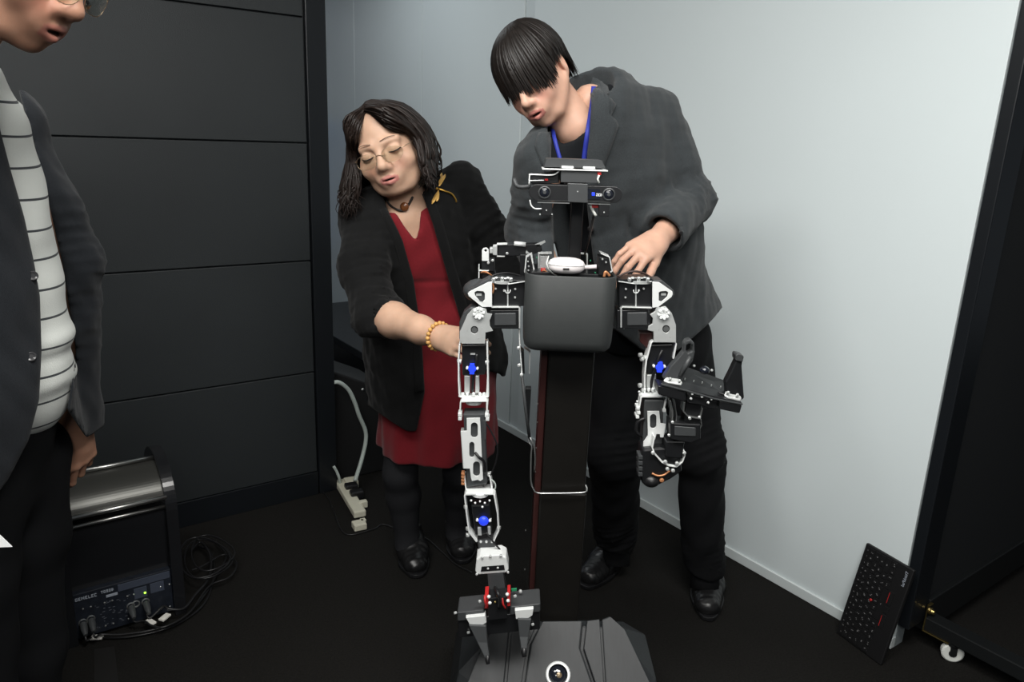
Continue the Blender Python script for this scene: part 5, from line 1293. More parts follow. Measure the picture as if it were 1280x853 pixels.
v.carve_poly([(690, 90), (684, 150), (686, 200), (690, 260), (694, 345), (744, 345), (741, 320), (735, 270), (732, 235), (733, 200), (737, 165), (739, 130), (737, 112), (735, 96)], (mid(J['neck'], cs[0]) - fw_t * .035, fw_t), .004)
v.carve_poly([(690, 330), (744, 330), (752, 360), (764, 405), (780, 444), (700, 470)], front, .006)
cf = mid(J['eR'], J['wR'], .66); v.snip(mid(J['eR'], J['wR'], .80), nrm(J['wR'] - J['eR']) + (-.25, 0, -.25), .10); v.cone(cf, J['wR'] + (J['wR'] - cf) * 1.0, .0425, .0425, .003, op=-1)
v.cone(at(738, 80, 1.88), at(736, 150, 1.91), .056, .060, .006, op=-1)
v.carve_poly([(690, 400), (771, 414), (806, 441), (852, 439), (852, 540), (690, 540)], (J['pel'] + (0, .6, 0), (0, -1, 0)), .004)
v.cut(at(842, 439, 2.08), np.cross(at(905, 389, 2.10) - at(842, 439, 2.08), at(842, 425, 2.3) - at(842, 439, 2.08)) * (1 if np.cross(at(905, 389, 2.10) - at(842, 439, 2.08), at(842, 425, 2.3) - at(842, 439, 2.08))[2] < 0 else -1), .003)
V, Q = v.mesh(2); jk = link_mesh('blazer', V, Q, 'wool_grey', ML, smooth=True); vJ = v
patch(v, [(738, 112), (740, 135), (738.5, 160), (734.5, 195), (733, 235)], [(758, 118), (771, 133), (762, 144), (774, 154), (757, 203), (739, 248)], .009, 'lapel', 'wool_grey', jk, 18, 7)
patch(v, [(741, 97), (748, 99), (760, 110)], [(738, 112), (750, 127), (762, 143)], .010, 'collar', 'wool_grey', jk, 8, 6)
patch(v, [(690, 165), (689, 200), (691, 232)], [(673, 166), (668, 182), (684, 222)], .004, 'lapel', 'wool_grey', jk, 12, 5)
patch(v, [(752.5, 157.0), (760, 160.6)], [(752, 158.4), (759.6, 162.0)], .0012, 'buttonhole', 'cable_black', jk, 4, 3, .004)
patch(v, [(771, 395), (800, 380), (850, 372)], [(772, 399), (801, 384.5), (851, 376)], .002, 'pocket_welt', 'wool_grey', jk, 10, 3) if False else None
for i, (x, y) in enumerate(((842, 302), (847, 296), (851.5, 290))):
    p = v.hit(x, y)
    if p is not None:
        n_ = v.grad(p); q = MB(); q.lathe(p, n_, [(0, .0055), (.0025, .0055), (.0035, .004)], 12); q.build('cuff_button', 'button_dark', jk)
p = v.hit(739, 286)
if p is not None: q = MB(); q.lathe(p, v.grad(p), [(0, .009), (.003, .009), (.0045, .0065)], 14); q.build('front_button', 'button_dark', jk)
# lanyard
q = MB(); L1 = []
for x, y, Y in ((742, 108, 1.895), (741, 122, 1.880), (738.5, 140, 1.872), (734.5, 165, 1.862), (731, 190, 1.852), (729, 210, 1.85)):
    p = vT.hit(x, y); L1.append(at(x, y, min(Y, p[1] - .004) if p is not None else Y))
def ribbon(pts, wd, t):
    mb = MB(); P = spline(pts, 5); V = []; n = len(P)
    for i, p in enumerate(P):
        tg = nrm(P[min(i + 1, n - 1)] - P[max(i - 1, 0)]); s_ = nrm(np.cross(tg, nrm(O - p))); nn = np.cross(s_, tg)
        V += [p - s_ * wd / 2 - nn * t / 2, p + s_ * wd / 2 - nn * t / 2, p + s_ * wd / 2 + nn * t / 2, p - s_ * wd / 2 + nn * t / 2]
    Fc = [(i * 4 + j, i * 4 + (j + 1) % 4, (i + 1) * 4 + (j + 1) % 4, (i + 1) * 4 + j) for i in range(n - 1) for j in range(4)] + [(3, 2, 1, 0), tuple((n - 1) * 4 + j for j in range(4))]
    return mb.add(V, Fc, True)
ribbon(L1, .011, .0015).build('lanyard', 'lanyard_blue', ML)
L2 = []
for x, y, Y in ((690, 158, 1.80), (693, 172, 1.80), (697, 188, 1.80), (701, 202, 1.80)):
    p = vT.hit(x, y); L2.append(at(x, y, min(Y + .1, p[1] - .004) if p is not None else Y))
ribbon(L2, .009, .0015).build('lanyard', 'lanyard_blue', ML)
for s_ in 'LR':
    q = MB(); q.tube([J['a' + s_] + (0, 0, .10), J['a' + s_] + (0, 0, .0), J['a' + s_] + (0, -.02, -.045)], [.049, .046, .048], 14); q.build('sock', 'trouser_black', ML)
shoe('shoe', fl(882, 716) + (.012, .06, 0), fl(886, 778), 'leather_black', ML)
shoe('shoe', fl(776, 688) + (.02, .02, 0), fl(731, 738), 'leather_black', ML)

# ================================================================= the woman
WM = thing('person', 'woman with shoulder-length dark hair and glasses in red dress and black cardigan', 'person', (-0.26, 2.38, 0))
J = dict(neck=at(514, 258, 2.19), sR=at(582, 232, 2.29), sL=at(450, 268, 2.17), pel=at(545, 440, 2.36), eL=at(472, 393, 2.0), wL=at(552, 422, 1.80), eR=at(628, 325, 2.27), wR=at(676, 372, 2.12),
         hL=at(515, 455, 2.36), hR=at(580, 450, 2.36), kL=at(500, 592, 2.33), kR=at(575, 590, 2.36), aL=fl(509, 673, .08), aR=fl(572, 660, .08))
hdW = Head((0, -.112, -.030), at(477, 209, 2.015), (-.09, -.97, -.15), (-.36, -.12, .92), 1.07)
Vb, Qb = under_body(J)
def chestW(v, hd):
    for px, py, Y, r in ((512, 282, 2.185, .05), (500, 272, 2.175, .045), (522, 268, 2.195, .045), (517, 300, 2.195, .05)):
        v.ell(hd.l(at(px, py, Y)), (r, r, r), k=.03)
Vh, Qh, Ch, vhW = head_mesh(hdW, at(512, 262, 2.185), SK_W, (0.46, 0.15, 0.145), True, mouth=.0014, jaw=1.36, nose=1.0, cheek=1.42, eye=1.10, extra=chestW, neck_r=.050)
hv = Vol(J['wL'] + (-.26, -.16, -.15), J['wL'] + (.14, .28, .13), .0026)
hv.chain([mid(J['eL'], J['wL'], .02), mid(J['eL'], J['wL'], .28), mid(J['eL'], J['wL'], .7), J['wL']], [.0455, .046, .0345, .0275], k=.02)
knW = at(577, 431, 1.715)
hand_vol(hv, J['wL'], knW - J['wL'], (-.30, -.80, .42), -1, [(.5, .9, .5), (.55, .9, .5), (.6, .9, .5), (.65, .9, .5)], spread=.10, thumb=(.45, .35), wr=.0275, k=.92)
V1, Q1 = hv.mesh(1)
hv = Vol(J['wR'] + (-.12, -.24, -.14), J['wR'] + (.16, .1, .10), .0035)
hv.cone(mid(J['eR'], J['wR'], .5), J['wR'], .034, .026, k=.01)
hand_vol(hv, J['wR'], np.array([.3, -.2, -.9]), (.2, -.9, .2), 1, [.35, .35, .4, .45], k=.92)
V2, Q2 = hv.mesh(1)
V, Q, C_ = join([(Vb, Qb, SK_W), (Vh, Qh, Ch), (V1, Q1, SK_W), (V2, Q2, SK_W)])
link_mesh('body', V, Q, 'skin', WM, smooth=True, col=C_)
face_lines(hdW, WM, 'brow', low=.0050, brow_z=.027, bw=.6, eye=1.10)
# dress
upW = nrm(J['neck'] - J['pel']); rtW = J['sR'] - J['sL']; rtW = nrm(rtW - upW * (rtW @ upW)); fwW = np.cross(upW, rtW); fwW = fwW if fwW[1] < 0 else -fwW
v = Vol((-.60, 1.9, .34), (.12, 2.72, 1.36), .0065)
rowsW = [(516, 290, 2.24, 66), (528, 345, 2.29, 64), (538, 400, 2.33, 69), (546, 450, 2.36, 74)]
csW = [at(x, y, Y) for x, y, Y, _ in rowsW]; rsW = [hw * ((c - O) @ FW) / F for c, (_, _, _, hw) in zip(csW, rowsW)]
v.chain(csW, rsW, .05, sq=(fwW, 1.30)); v.cone(J['sL'], J['sR'], .055, .055, .05)
v.ell(at(500, 318, 2.20), (.075, .07, .075), None, .05); v.ell(at(548, 308, 2.24), (.075, .07, .075), None, .05); v.ell(at(538, 400, 2.30), (.13, .12, .13), None, .05)
v.cone(csW[3], at(549, 592, 2.39), rsW[3], .205, .04, sq=((0, 1, 0), 1.25))
sl, X, Y_, Z = v.sub(v.o, v.o + v.n * v.h)
cx_, cy_ = at(549, 560, 2.39)[:2]; ph = np.arctan2(Y_ - cy_, X - cx_)
v.D = v.D + (np.clip((.86 - Z) / .4, 0, 1) * .010 * (np.sin(ph * 7 + 1.0 + Z * 3) + .5 * np.sin(ph * 13 + 2))).astype(np.float32)
# waist seam
pz = at(540, 350, 2.2)[2]; v.D = v.D + (.006 * np.exp(-((Z - pz - .0 * X) / .007) ** 2)).astype(np.float32)
v.carve_poly([(455, 225), (489, 258), (497, 272), (519.5, 301), (524, 285), (525, 262), (540, 215)], (J['neck'] - fwW * .01, fwW), .004)
v.cut(J['neck'] + upW * .012, upW, .01); v.cut(at(548, 589, 2.2), (.02, .0, -1), .006); v.wrinkle(.0025, .09, 41)
V, Q = v.mesh(1); dr_ = link_mesh('dress', V, Q, 'dress_red', WM, smooth=True); vD = v
# cardigan
v = Vol((-.66, 1.75, .50), (.14, 2.72, 1.38), .006)
v.chain(csW, [r * 1.17 for r in rsW], .05, sq=(fwW, 1.28)); v.cone(csW[3], at(545, 505, 2.38), rsW[3] * 1.17, rsW[3] * 1.15, .04, sq=(fwW, 1.28))
v.cone(at(505, 252, 2.21), at(455, 268, 2.18), .052, .062, .04); v.cone(at(520, 250, 2.23), at(575, 232, 2.29), .054, .064, .04); v.cone(at(512, 240, 2.24), at(516, 262, 2.22), .06, .07, .03)
v.chain([at(455, 272, 2.17), mid(J['sL'], J['eL'], .5) + (-.012, 0, 0), J['eL'] + (-.004, 0, 0), mid(J['eL'], J['wL'], .16)], [.068, .068, .062, .056], .03)
v.chain([at(577, 238, 2.29), mid(J['sR'], J['eR'], .55), J['eR'], mid(J['eR'], J['wR'], .9)], [.068, .062, .056, .044], .03)
v.ell(at(500, 318, 2.20), (.078, .075, .08), None, .05); v.ell(at(550, 308, 2.24), (.078, .075, .08), None, .05)
v.folds(J['sL'], J['eL'], .70, .10, .034, .0055, .08, 1.0, 0); v.folds(J['sL'], J['eL'], 1.0, .05, .028, .0055, .08, 1.0, 2); v.folds(J['sR'], J['eR'], .7, .12, .045, .006, .08, 1.1); v.wrinkle(.0042, .10, 51); v.wrinkle(.002, .04, 52)
frontW = (J['neck'] - fwW * .045, fwW)
v.carve_poly([(470, 215), (484, 262), (503, 300), (517, 350), (527, 420), (531, 490), (519, 547), (505, 620), (640, 620), (626, 468), (603, 462), (577, 405), (558, 340), (541, 280), (527, 240), (545, 205)], frontW, .005)
cf = mid(J['eL'], J['wL'], .12); v.cone(cf, J['wL'], .0495, .03, .003, op=-1)
v.cone(at(508, 215, 2.16), at(512, 268, 2.175), .052, .056, .006, op=-1)
v.cut(at(475, 515, 2.3), (.0, .25, -1), .004)
v.carve_poly([(450, 500), (463, 509), (490, 528), (519, 546), (530, 560), (520, 640), (440, 640)], (csW[3] + (0, .6, 0), (0, -1, 0)), .004)
v.carve_poly([(590, 471), (640, 471), (660, 700), (560, 700), (545, 560), (560, 480)], (csW[3] + (0, .6, 0), (0, -1, 0)), .004)
V, Q = v.mesh(1); cg = link_mesh('cardigan', V, Q, 'knit_black', WM, smooth=True); vC = v
patch(v, [(528, 243), (542, 280), (558, 338), (577, 402)], [(538, 238), (553, 276), (569, 334), (589, 398)], .003, 'front_band', 'knit_black', cg, 16, 4)
patch(v, [(474, 262), (492, 300), (506, 350), (516, 420), (519, 490)], [(483, 260), (502, 298), (516, 348), (526, 418), (530, 488)], .003, 'front_band', 'knit_black', cg, 16, 4)
# legs in tights and slip-on shoes
v = Vol((-.50, 2.1, .05), (.06, 2.6, .62), .006)
for s in 'LR': v.chain([J['h' + s], J['k' + s], mid(J['k' + s], J['a' + s], .35) + (0, .015, 0), J['a' + s], J['a' + s] + (0, -.02, -.06)], [.08, .056, .058, .040, .042], .02)
v.cut((0, 0, .57), (0, 0, 1)); V, Q = v.mesh(1); link_mesh('tights', V, Q, 'tights_grey', WM, smooth=True)
shoe('shoe', fl(508, 683) + (-.008, .045, 0), fl(524, 724), 'leather_black', WM, laces=False, loafer=True)
shoe('shoe', fl(572, 668) + (-.0, .045, 0), fl(580, 706), 'leather_black', WM, laces=False, loafer=True)
# hair: parted bob
rg = np.random.default_rng(9); paths = []; gW = hdW.R.T @ np.array([0, 0, -1.0])
for i in range(2100):
    sd = rg.choice([-1, 1]); az = math.radians(rg.uniform(40, 180)) if rg.random() < .75 else math.radians(rg.uniform(38, 80)); lay = rg.random()
    fr = math.cos(az)      # 1 front ... -1 back
    y0 = -.066 * fr + .012 + rg.normal(0, .004); z0 = .034 + .076 * math.sqrt(max(0.05, 1 - ((y0 - .014) / .104) ** 2)) + .006
    dx, dy = sd * math.sin(az), -math.cos(az)
    p0 = np.array([-.008 + sd * .002, y0, z0]); e1 = .70
    p1 = np.array([dx * .066, .014 + dy * .072 + (-.006 if fr > .3 else 0), .034 + .076 * .62]); 
    p2 = np.array([dx * .105, .016 + dy * .096, .012]); p3 = np.array([dx * .118 + rg.normal(0, .007), .018 + dy * .102 + rg.normal(0, .007), -.055])
    ze = -.118 + rg.normal(0, .014) - .012 * max(0, -fr); fl_ = rg.uniform(.94, 1.14)
    if fr > .45: p2[1] += .016; p3[1] += .012; p1 = np.array([sd * (.036 + .020 * rg.random()), -.092 + .040 * (1 - fr), .077 + rg.normal(0, .008)]); p2[1] += .004
    p4 = np.array([dx * .124 * fl_, .02 + dy * .102 * fl_, ze * .75]); p5 = np.array([dx * .118 * fl_ + rg.normal(0, .009), .02 + dy * .098 * fl_ + rg.normal(0, .009), ze])
    for p in (p3, p4, p5): p += (gW - np.array([0, 0, -1.0])) * max(0, .02 - p[2]) * .8
    if sd > 0: p4[0] -= .012; p5[0] -= .022; p5[2] += .012
    if fr > .3:
        for p in (p3, p4, p5): p[0] = sd * max(abs(p[0]), .088); 
        p2[0] = sd * max(abs(p2[0]), .084)
    P = np.array(spline([p0, p1, p2, p3, p4, p5], 4)); ph = rg.uniform(0, 6.28); s_ = np.linspace(0, 1, len(P)); N_ = P - np.array([0, .016, .01]); N_[:, 2] *= np.where(P[:, 2] > 0, 1, .2); N_ /= np.linalg.norm(N_, axis=1, keepdims=True)
    P = P + N_ * (.012 * (lay - .4) + (.0065 * np.sin(s_ * 13 + ph) * s_)[:, None]); P[:, 1] += .006 * np.sin(s_ * 14 + ph * 2) * s_; P[:, 0] += .005 * np.sin(s_ * 11 + ph * 3) * s_; paths.append((P, N_))
V, Q = clumps(paths, .0052, .0020, 6)
v = Vol((-.14, -.13, -.17), (.14, .16, .16), .0045); v.ell((0, .018, .030), (.080, .098, .082), k=.01); v.cone((0, .03, .02), (0, .045, -.075), .088, .092, k=.03)
v.box((0, -.135, -.06), (.071, .135, .135), None, .03, .012, op=-1); v.ell((0, -.112, .032), (.070, .082, .080), k=.012, op=-1)
v.cut((0, .05, -.09), (0, 0, -1), .01)
Vc, Qc = v.mesh(2); V, Q, _ = join([(hdW.w(V), Q, 0), (hdW.w(Vc), Qc, 0)])
link_mesh('hair', V, Q, 'hair_brown', WM, smooth=True)
# glasses
def glasses(hd, parent, rw=.0275, rh=.0195, zc=-.008, yc=-.102, ex=.0, fm='frame_gold', temples=(-1, 1)):
    q = MB()
    for sx in (-1, 1):
        pts = [hd.w((sx * (.0325 + ex) + rw * np.sign(math.cos(a)) * abs(math.cos(a)) ** .8, yc + .006 * (abs(math.cos(a))) ** 2 * (1 if math.cos(a) * sx > 0 else .0), zc + rh * math.sin(a) * (1 if math.sin(a) < 0 else .85))) for a in np.linspace(0, 2 * math.pi, 30)]
        q.tube(pts, .0007, 6, cap=False)
        c = hd.w((sx * (.0325 + ex), yc + .001, zc)); 
        L = MB(); n = len(pts) - 1; a0 = [p - hd.R[:, 1] * .0006 for p in pts[:-1]]; b0 = [p + hd.R[:, 1] * .0006 for p in pts[:-1]]
        L.add(a0 + b0 + [c - hd.R[:, 1] * .0012, c + hd.R[:, 1] * .0004], [(i, (i + 1) % n, 2 * n) for i in range(n)] + [(n + (i + 1) % n, n + i, 2 * n + 1) for i in range(n)] + [((i + 1) % n, i, n + i, n + (i + 1) % n) for i in range(n)], True)
        L.build('eyeglass_lens', 'lens_glass', G)
        if sx in temples: q.tube([hd.w((sx * (.0585 + ex), yc + .006, zc + .005)), hd.w((sx * .072, yc + .022, zc + .006)), hd.w((sx * .079, -.01, zc + .008)), hd.w((sx * .080, .014, zc + .002))], .0011, 6)
        q.tube([hd.w((sx * .0085, yc, zc + .002)), hd.w((sx * .010, yc + .010, zc - .006))], .0012, 6)
    q.tube(spline([hd.w((-.0095, yc, zc + .003)), hd.w((0, yc - .001, zc + .0065)), hd.w((.0095, yc, zc + .003))], 4), .0009, 6)
    return q.build('eyeglass_frame', fm, G, split=False)
G = WM; glasses(hdW, WM, ex=.002)
# brooch: dragonfly on the cardigan
bp = v if False else vC
def onC(x, y, off=.006):
    p = vC.hit(x, y); return (p if p is not None else at(x, y, 2.2)) + nrm(O - (p if p is not None else at(x, y, 2.2))) * off
q = MB(); q.tube(spline([onC(548, 236, .010), onC(556, 239, .011), onC(564, 242, .011), onC(569, 248, .010), onC(570.5, 253, .008)], 4), [.003] * 4 + [.0025] * 8 + [.0022] * 5, 8); br = q.build('brooch', 'gold', WM)
for a, b, w_ in (((549, 233), (552, 216), .0055), ((549, 233), (556.5, 218), .0055), ((548, 238), (540, 255), .006), ((548, 238), (546, 252), .0055)):
    A_, B_ = onC(*a, .010), onC(*b, .010); q = MB(); q.tube([A_, mid(A_, B_, .35), mid(A_, B_, .75), B_], [.0015, w_ * .8, w_, .0015], 10, flat=.35); q.build('brooch_wing', 'gold_wing', br)
q = MB(); q.ball(onC(546, 236, .011), .004); q.build('brooch_head', 'gold', br)
# necklace with amber pendant
def onW(x, y, off):
    q = vhW.hit(x, y, hd=hdW); q = q if q is not None else at(x, y, 2.12); return q + nrm(O - q) * off
q = MB(); P = spline([onW(x, y, .003) for x, y in ((483, 250), (488, 257), (496, 262), (503, 263.5), (508, 260), (513, 252), (515.5, 247))], 9)
for i in range(0, len(P), 2): q.ball(P[i], .0036, seg=7, rings=5)
q.build('necklace', 'bead_black', WM, split=False)['kind'] = 'stuff'
q = MB(); q.ball(onW(505.5, 258.5, .006), (.0125, .006, .0125)); q.build('necklace_pendant', 'amber', WM)
# bracelet of wooden beads
ax = nrm(J['wL'] - J['eL']); u_ = nrm(np.cross(ax, (0, 0, 1))); w_ = np.cross(ax, u_); bc_ = mid(J['eL'], J['wL'], .955)
for i in range(19):
    a = 2 * math.pi * i / 19; q = MB(); q.ball(bc_ + (u_ * math.cos(a) + w_ * math.sin(a)) * .0335, .0056, seg=10, rings=7); q.build('bracelet_bead', 'wood_bead', WM)

# ================================================================= the man at the left edge
TM = thing('person', 'man in dark navy jacket over white striped sweater standing at the left edge', 'person', (-1.03, 1.36, 0))
hdT = Head((0, -.112, -.030), at(98, 19, 1.16), (.93, -.10, -.52), (.50, .05, .86), 1.05)
J = dict(neck=hdT.w((0, .05, -.16)), sR=np.array([-1.14, 1.13, 1.44]), sL=np.array([-1.03, 1.55, 1.44]), pel=np.array([-1.08, 1.36, .93]), eL=at(84, 330, 1.56), wL=at(93, 530, 1.55), eR=np.array([-1.13, 1.08, 1.14]), wR=np.array([-.98, 1.04, .94]),
         hL=np.array([-1.06, 1.44, .90]), hR=np.array([-1.06, 1.27, .90]), kL=np.array([-1.04, 1.44, .50]), kR=np.array([-1.05, 1.27, .50]), aL=np.array([-1.09, 1.45, .09]), aR=np.array([-1.10, 1.25, .09]))
JT = J
Vb, Qb = under_body(J)
Vh, Qh, Ch, vhT = head_mesh(hdT, J['neck'], SK_T, (0.40, 0.15, 0.12), mouth=.005, jaw=1.08, nose=1.12, cheek=1.02, neck_r=.056)
hv = Vol(J['wL'] + (-.10, -.12, -.24), J['wL'] + (.14, .12, .12), .0025)
hv.cone(mid(J['eL'], J['wL'], .7), J['wL'], .033, .027, k=.01)
hand_vol(hv, J['wL'], np.array([.02, .0, -1.0]), (.80, -.45, .0), 1, [(.25, .35, .25), (.45, .6, .4), (.55, .7, .4), (.6, .75, .4)], spread=.10, thumb=(.25, .45), wr=.029, k=1.08)
V1, Q1 = hv.mesh(1)
hv = Vol(J['wR'] + (-.12, -.14, -.16), J['wR'] + (.22, .14, .10), .0032)
hv.cone(mid(J['eR'], J['wR'], .6), J['wR'], .033, .027, k=.01)
hand_vol(hv, J['wR'], np.array([.75, .05, -.45]), (.2, -.9, .3), 1, [(.6, .5, .3)] * 4, spread=.08, thumb=(.4, .6))
V2, Q2 = hv.mesh(1)
V, Q, C_ = join([(Vb, Qb, SK_T), (Vh, Qh, Ch), (V1, Q1, SK_T), (V2, Q2, SK_T)])
link_mesh('body', V, Q, 'skin', TM, smooth=True, col=C_)
face_lines(hdT, TM, 'brow')
rg = np.random.default_rng(13); paths = []
for i in range(420):
    az = rg.uniform(-math.pi, math.pi); d = abs(math.degrees(az)); ze = float(np.interp(d, [0, 50, 70, 85, 110, 180], [.085, .075, .03, .02, -.04, -.06]))
    P, N_ = cap_path(az, ze + rg.normal(0, .004), (.079, .099, .096), .030, .001 + .004 * rg.random(), hang=.92)
    if len(P) > 4: paths.append(resample(P, N_, 10))
V, Q = clumps(paths, .006, .002, 8); link_mesh('hair', hdT.w(V), Q, 'hair_brown', TM, smooth=True)
G = TM; glasses(hdT, TM, rw=.027, rh=.020, zc=-.004, yc=-.108)
# striped sweater
v = Vol((-1.36, .95, .86), (-.70, 1.75, 1.56), .0058)
edge = [(2, 128, 1.31), (22, 170, 1.32), (33, 215, 1.33), (44, 265, 1.34), (52, 310, 1.35), (64, 355, 1.355), (72, 405, 1.36), (78, 450, 1.36), (80, 488, 1.36)]
ce = [at(x, y, Y) for x, y, Y in edge]
for i in range(len(ce) - 1):
    r0, r1 = .115, .115
    v.cone(ce[i] - (r0, 0, 0), ce[i + 1] - (r1, 0, 0), r0, r1, .02); v.cone(ce[i] - (r0 + .07, 0, 0), ce[i + 1] - (r1 + .07, 0, 0), .135, .14, .03, sq=((1, 0, 0), 1.0))
v.cone(J['sL'], J['sR'], .05, .05, .05); v.cone(J['neck'], mid(J['sL'], J['sR']) , .062, .09, .03)
zh = at(80, 497, 1.36)[2]
sl, X, Y_, Z = v.sub(v.o, v.o + v.n * v.h); v.D = v.D - (.007 * np.exp(-((Z - zh - .035) / .018) ** 2)).astype(np.float32) + (.006 * np.exp(-((Z - zh - .085) / .012) ** 2)).astype(np.float32) - (.005 * np.exp(-((Z - zh - .12) / .015) ** 2)).astype(np.float32)
v.wrinkle(.003, .10, 71, (.6, .6, 1.3)); v.cut((0, 0, zh), (0.10, 0, -1), .006); v.cut(J['neck'] + (0, 0, -.01), (.35, 0, 1), .006)
V, Q = v.mesh(1); link_mesh('sweater', V, Q, 'striped_knit', TM, smooth=True)
# trousers
v = Vol((-1.36, 1.05, .05), (-.80, 1.66, 1.06), .008)
tf = [at(80, 505, 1.36) - (.012, 0, 0), at(72, 600, 1.36) - (.035, 0, 0), at(66, 700, 1.36) - (.035, 0, 0), at(60, 850, 1.36) - (.03, 0, 0)]
v.chain([tf[0] - (.13, 0, -.03), tf[1] - (.125, 0, 0)], [.125, .120], .04); v.ell((-1.07, 1.34, .93), (.15, .17, .14), None, .05)
for s, dy in (('L', .085), ('R', -.085)): v.chain([tf[1] + (-.105, dy, 0), tf[2] + (-.095, dy, 0), tf[3] + (-.085, dy, 0), J['a' + s]], [.103, .095, .085, .072], .03)
v.wrinkle(.004, .10, 81, (1, 1, .5)); v.cut((0, 0, .075), (0, 0, -1)); V, Q = v.mesh(1); link_mesh('trousers', V, Q, 'trouser_black', TM, smooth=True)
# jacket: near front panel, back, far panel and far sleeve
v = Vol((-1.42, .92, .66), (-.74, 1.80, 1.58), .006)
bk = [np.array([-1.13, 1.33, 1.40]), np.array([-1.10, 1.35, 1.2]), np.array([-1.07, 1.36, 1.0]), np.array([-1.06, 1.36, .76])]
v.chain(bk, [.20, .205, .215, .225], .03, sq=((1, 0, 0), 1.12))
for i in range(len(ce) - 1): v.cone(ce[i] - (.162, .045, 0), ce[i + 1] - (.162, .045, 0), .172, .172, .03)
v.cone(ce[-1] - (.162, .045, 0), ce[-1] - (.20, .03, .24), .172, .19, .03); v.cone(J['sL'], J['sR'], .07, .07, .06); v.cone(J['neck'] - (.03, 0, .02), mid(J['sL'], J['sR']), .075, .10, .04)
v.chain([J['sL'] + (0, 0, -.02), mid(J['sL'], J['eL'], .6), J['eL'] + (-.0, 0, 0), J['wL'] + (.0, 0, .06), J['wL'] + (.002, 0, -.03)], [.075, .070, .066, .056, .055], .03)
v.chain([J['sR'] + (0, 0, -.02), J['eR'], mid(J['eR'], J['wR'], .8)], [.072, .062, .05], .03)
v.folds(J['sL'], J['eL'], .8, .12, .06, .0035, .09); v.folds(J['eL'], J['wL'], .3, .12, .05, .003, .09); v.wrinkle(.0025, .13, 91); v.wrinkle(.0015, .035, 92)
open_ = [(-30, 60), (-3, 150), (14, 215), (30, 270), (42, 325), (50, 370), (52, 440), (49, 500), (36, 550), (10, 600), (-20, 640), (60, 740), (150, 740), (150, 549), (108, 548), (84, 512), (95, 440), (78, 330), (60, 250), (42, 180), (25, 120), (10, 60)]
v.carve_poly(open_, (np.array([-1.06, 1.36, 1.1]), (1, 0, 0)), .004)
v.cut((0, 0, .735), (0, 0, -1), .004); v.snip(J['wL'] + (0, 0, -.014), (.05, 0, -1), .16); v.cone(J['wL'] + (0, 0, .01), J['wL'] - (0, 0, .10), .040, .042, .003, op=-1); v.cone(J['neck'] + (.03, 0, .06), mid(J['sL'], J['sR']) + (.08, 0, .03), .068, .085, .006, op=-1)
V, Q = v.mesh(1); jt = link_mesh('jacket', V, Q, 'wool_navy', TM, smooth=True); vT3 = v
for x, y in ((41, 345), (39, 446)):
    p = v.hit(x, y, .6, 2)
    if p is not None: q = MB(); q.lathe(p, nrm(O - p), [(-.004, .0085), (.002, .0085), (.003, .007), (.0022, .004)], 16); q.build('button', 'button_dark', jt)
shoe('shoe', np.array([-1.15, 1.46, 0]), np.array([-.86, 1.47, 0]), 'leather_black', TM); shoe('shoe', np.array([-1.16, 1.24, 0]), np.array([-.87, 1.22, 0]), 'leather_black', TM)
# sheet of paper in his near hand
pp = [at(-40, 640, 1.0), at(-6, 664, 1.02), at(15, 684, 1.03), at(-30, 686, 1.0)]
q = MB(); q.prism(pp, (0, .0012, 0)); sh_ = q.build('paper_sheet', 'paper_white', None); tag(sh_, 'corner of a white paper sheet held in front of the left man\'s trousers', 'paper')
# ------------------------------------------------------------------ loudspeaker lying on the floor by the dark wall
mat('speaker_black', (0.010, 0.0105, 0.012), 0.25, spec=0.5, coat=0.15)
mat('speaker_sheen', (0.070, 0.070, 0.064), 0.34, 0.55)
mat('panel_dark', (0.012, 0.015, 0.022), 0.4, var=0.3, vscale=60)
mat('panel_blue', (0.05, 0.06, 0.085), 0.45)
mat('label_grey', (0.30, 0.33, 0.38), 0.5); mat('mark_grey', (0.10, 0.11, 0.13), 0.5); mat('satin_bar', (0.55, 0.55, 0.53), 0.36, 1.0)
mat('led_green', (0.1, 0.5, 0.05), 0.3, emit=(0.35, 1.0, 0.05, 3.0))
mat('tag_white', (0.75, 0.73, 0.68), 0.6)
SPK = thing('loudspeaker', 'black curved loudspeaker with chrome bars lying on the carpet by the dark wall', 'loudspeaker', W2(.245, 2.36, 0))
prof_b = [(2.190, 0), (2.190, .352), (2.196, .385), (2.212, .420), (2.240, .450), (2.280, .474), (2.33, .487), (2.40, .480), (2.47, .44), (2.515, .37), (2.53, .28), (2.53, 0)]
prof_b = [prof_b[0]] + [tuple(v) for v in spline([np.array(v) for v in prof_b[1:11]], 3)] + [prof_b[11]]
for a0, a1 in ((.372, .404), (.084, .114)):
    q = MB(); q.prism([W2(a0, b, z) for b, z in prof_b], D1 * (a1 - a0)); q.build('side_plate', 'speaker_black', SPK, bevel=.005)
lower = [(2.226, .155), (2.222, .21), (2.218, .27), (2.214, .32), (2.213, .352), (2.30, .352), (2.45, .30), (2.45, .155)]
q = MB(); q.prism([W2(.114, b, z) for b, z in lower], D1 * .258); q.build('curved_panel', 'speaker_black', SPK)
up_ = [(2.214, .392), (2.224, .412), (2.245, .434), (2.275, .452), (2.305, .462), (2.34, .466), (2.34, .40), (2.30, .36)]
up_ = [tuple(v) for v in spline([np.array(v) for v in up_[:6]], 4)] + up_[6:]
q = MB(); q.prism([W2(.114, b, z) for b, z in up_], D1 * .258); o = q.build('top_panel', 'speaker_sheen', SPK)
q = MB(); q.wbox(.114, .372, 2.25, 2.50, .02, .40); q.build('cabinet', 'speaker_black', SPK)
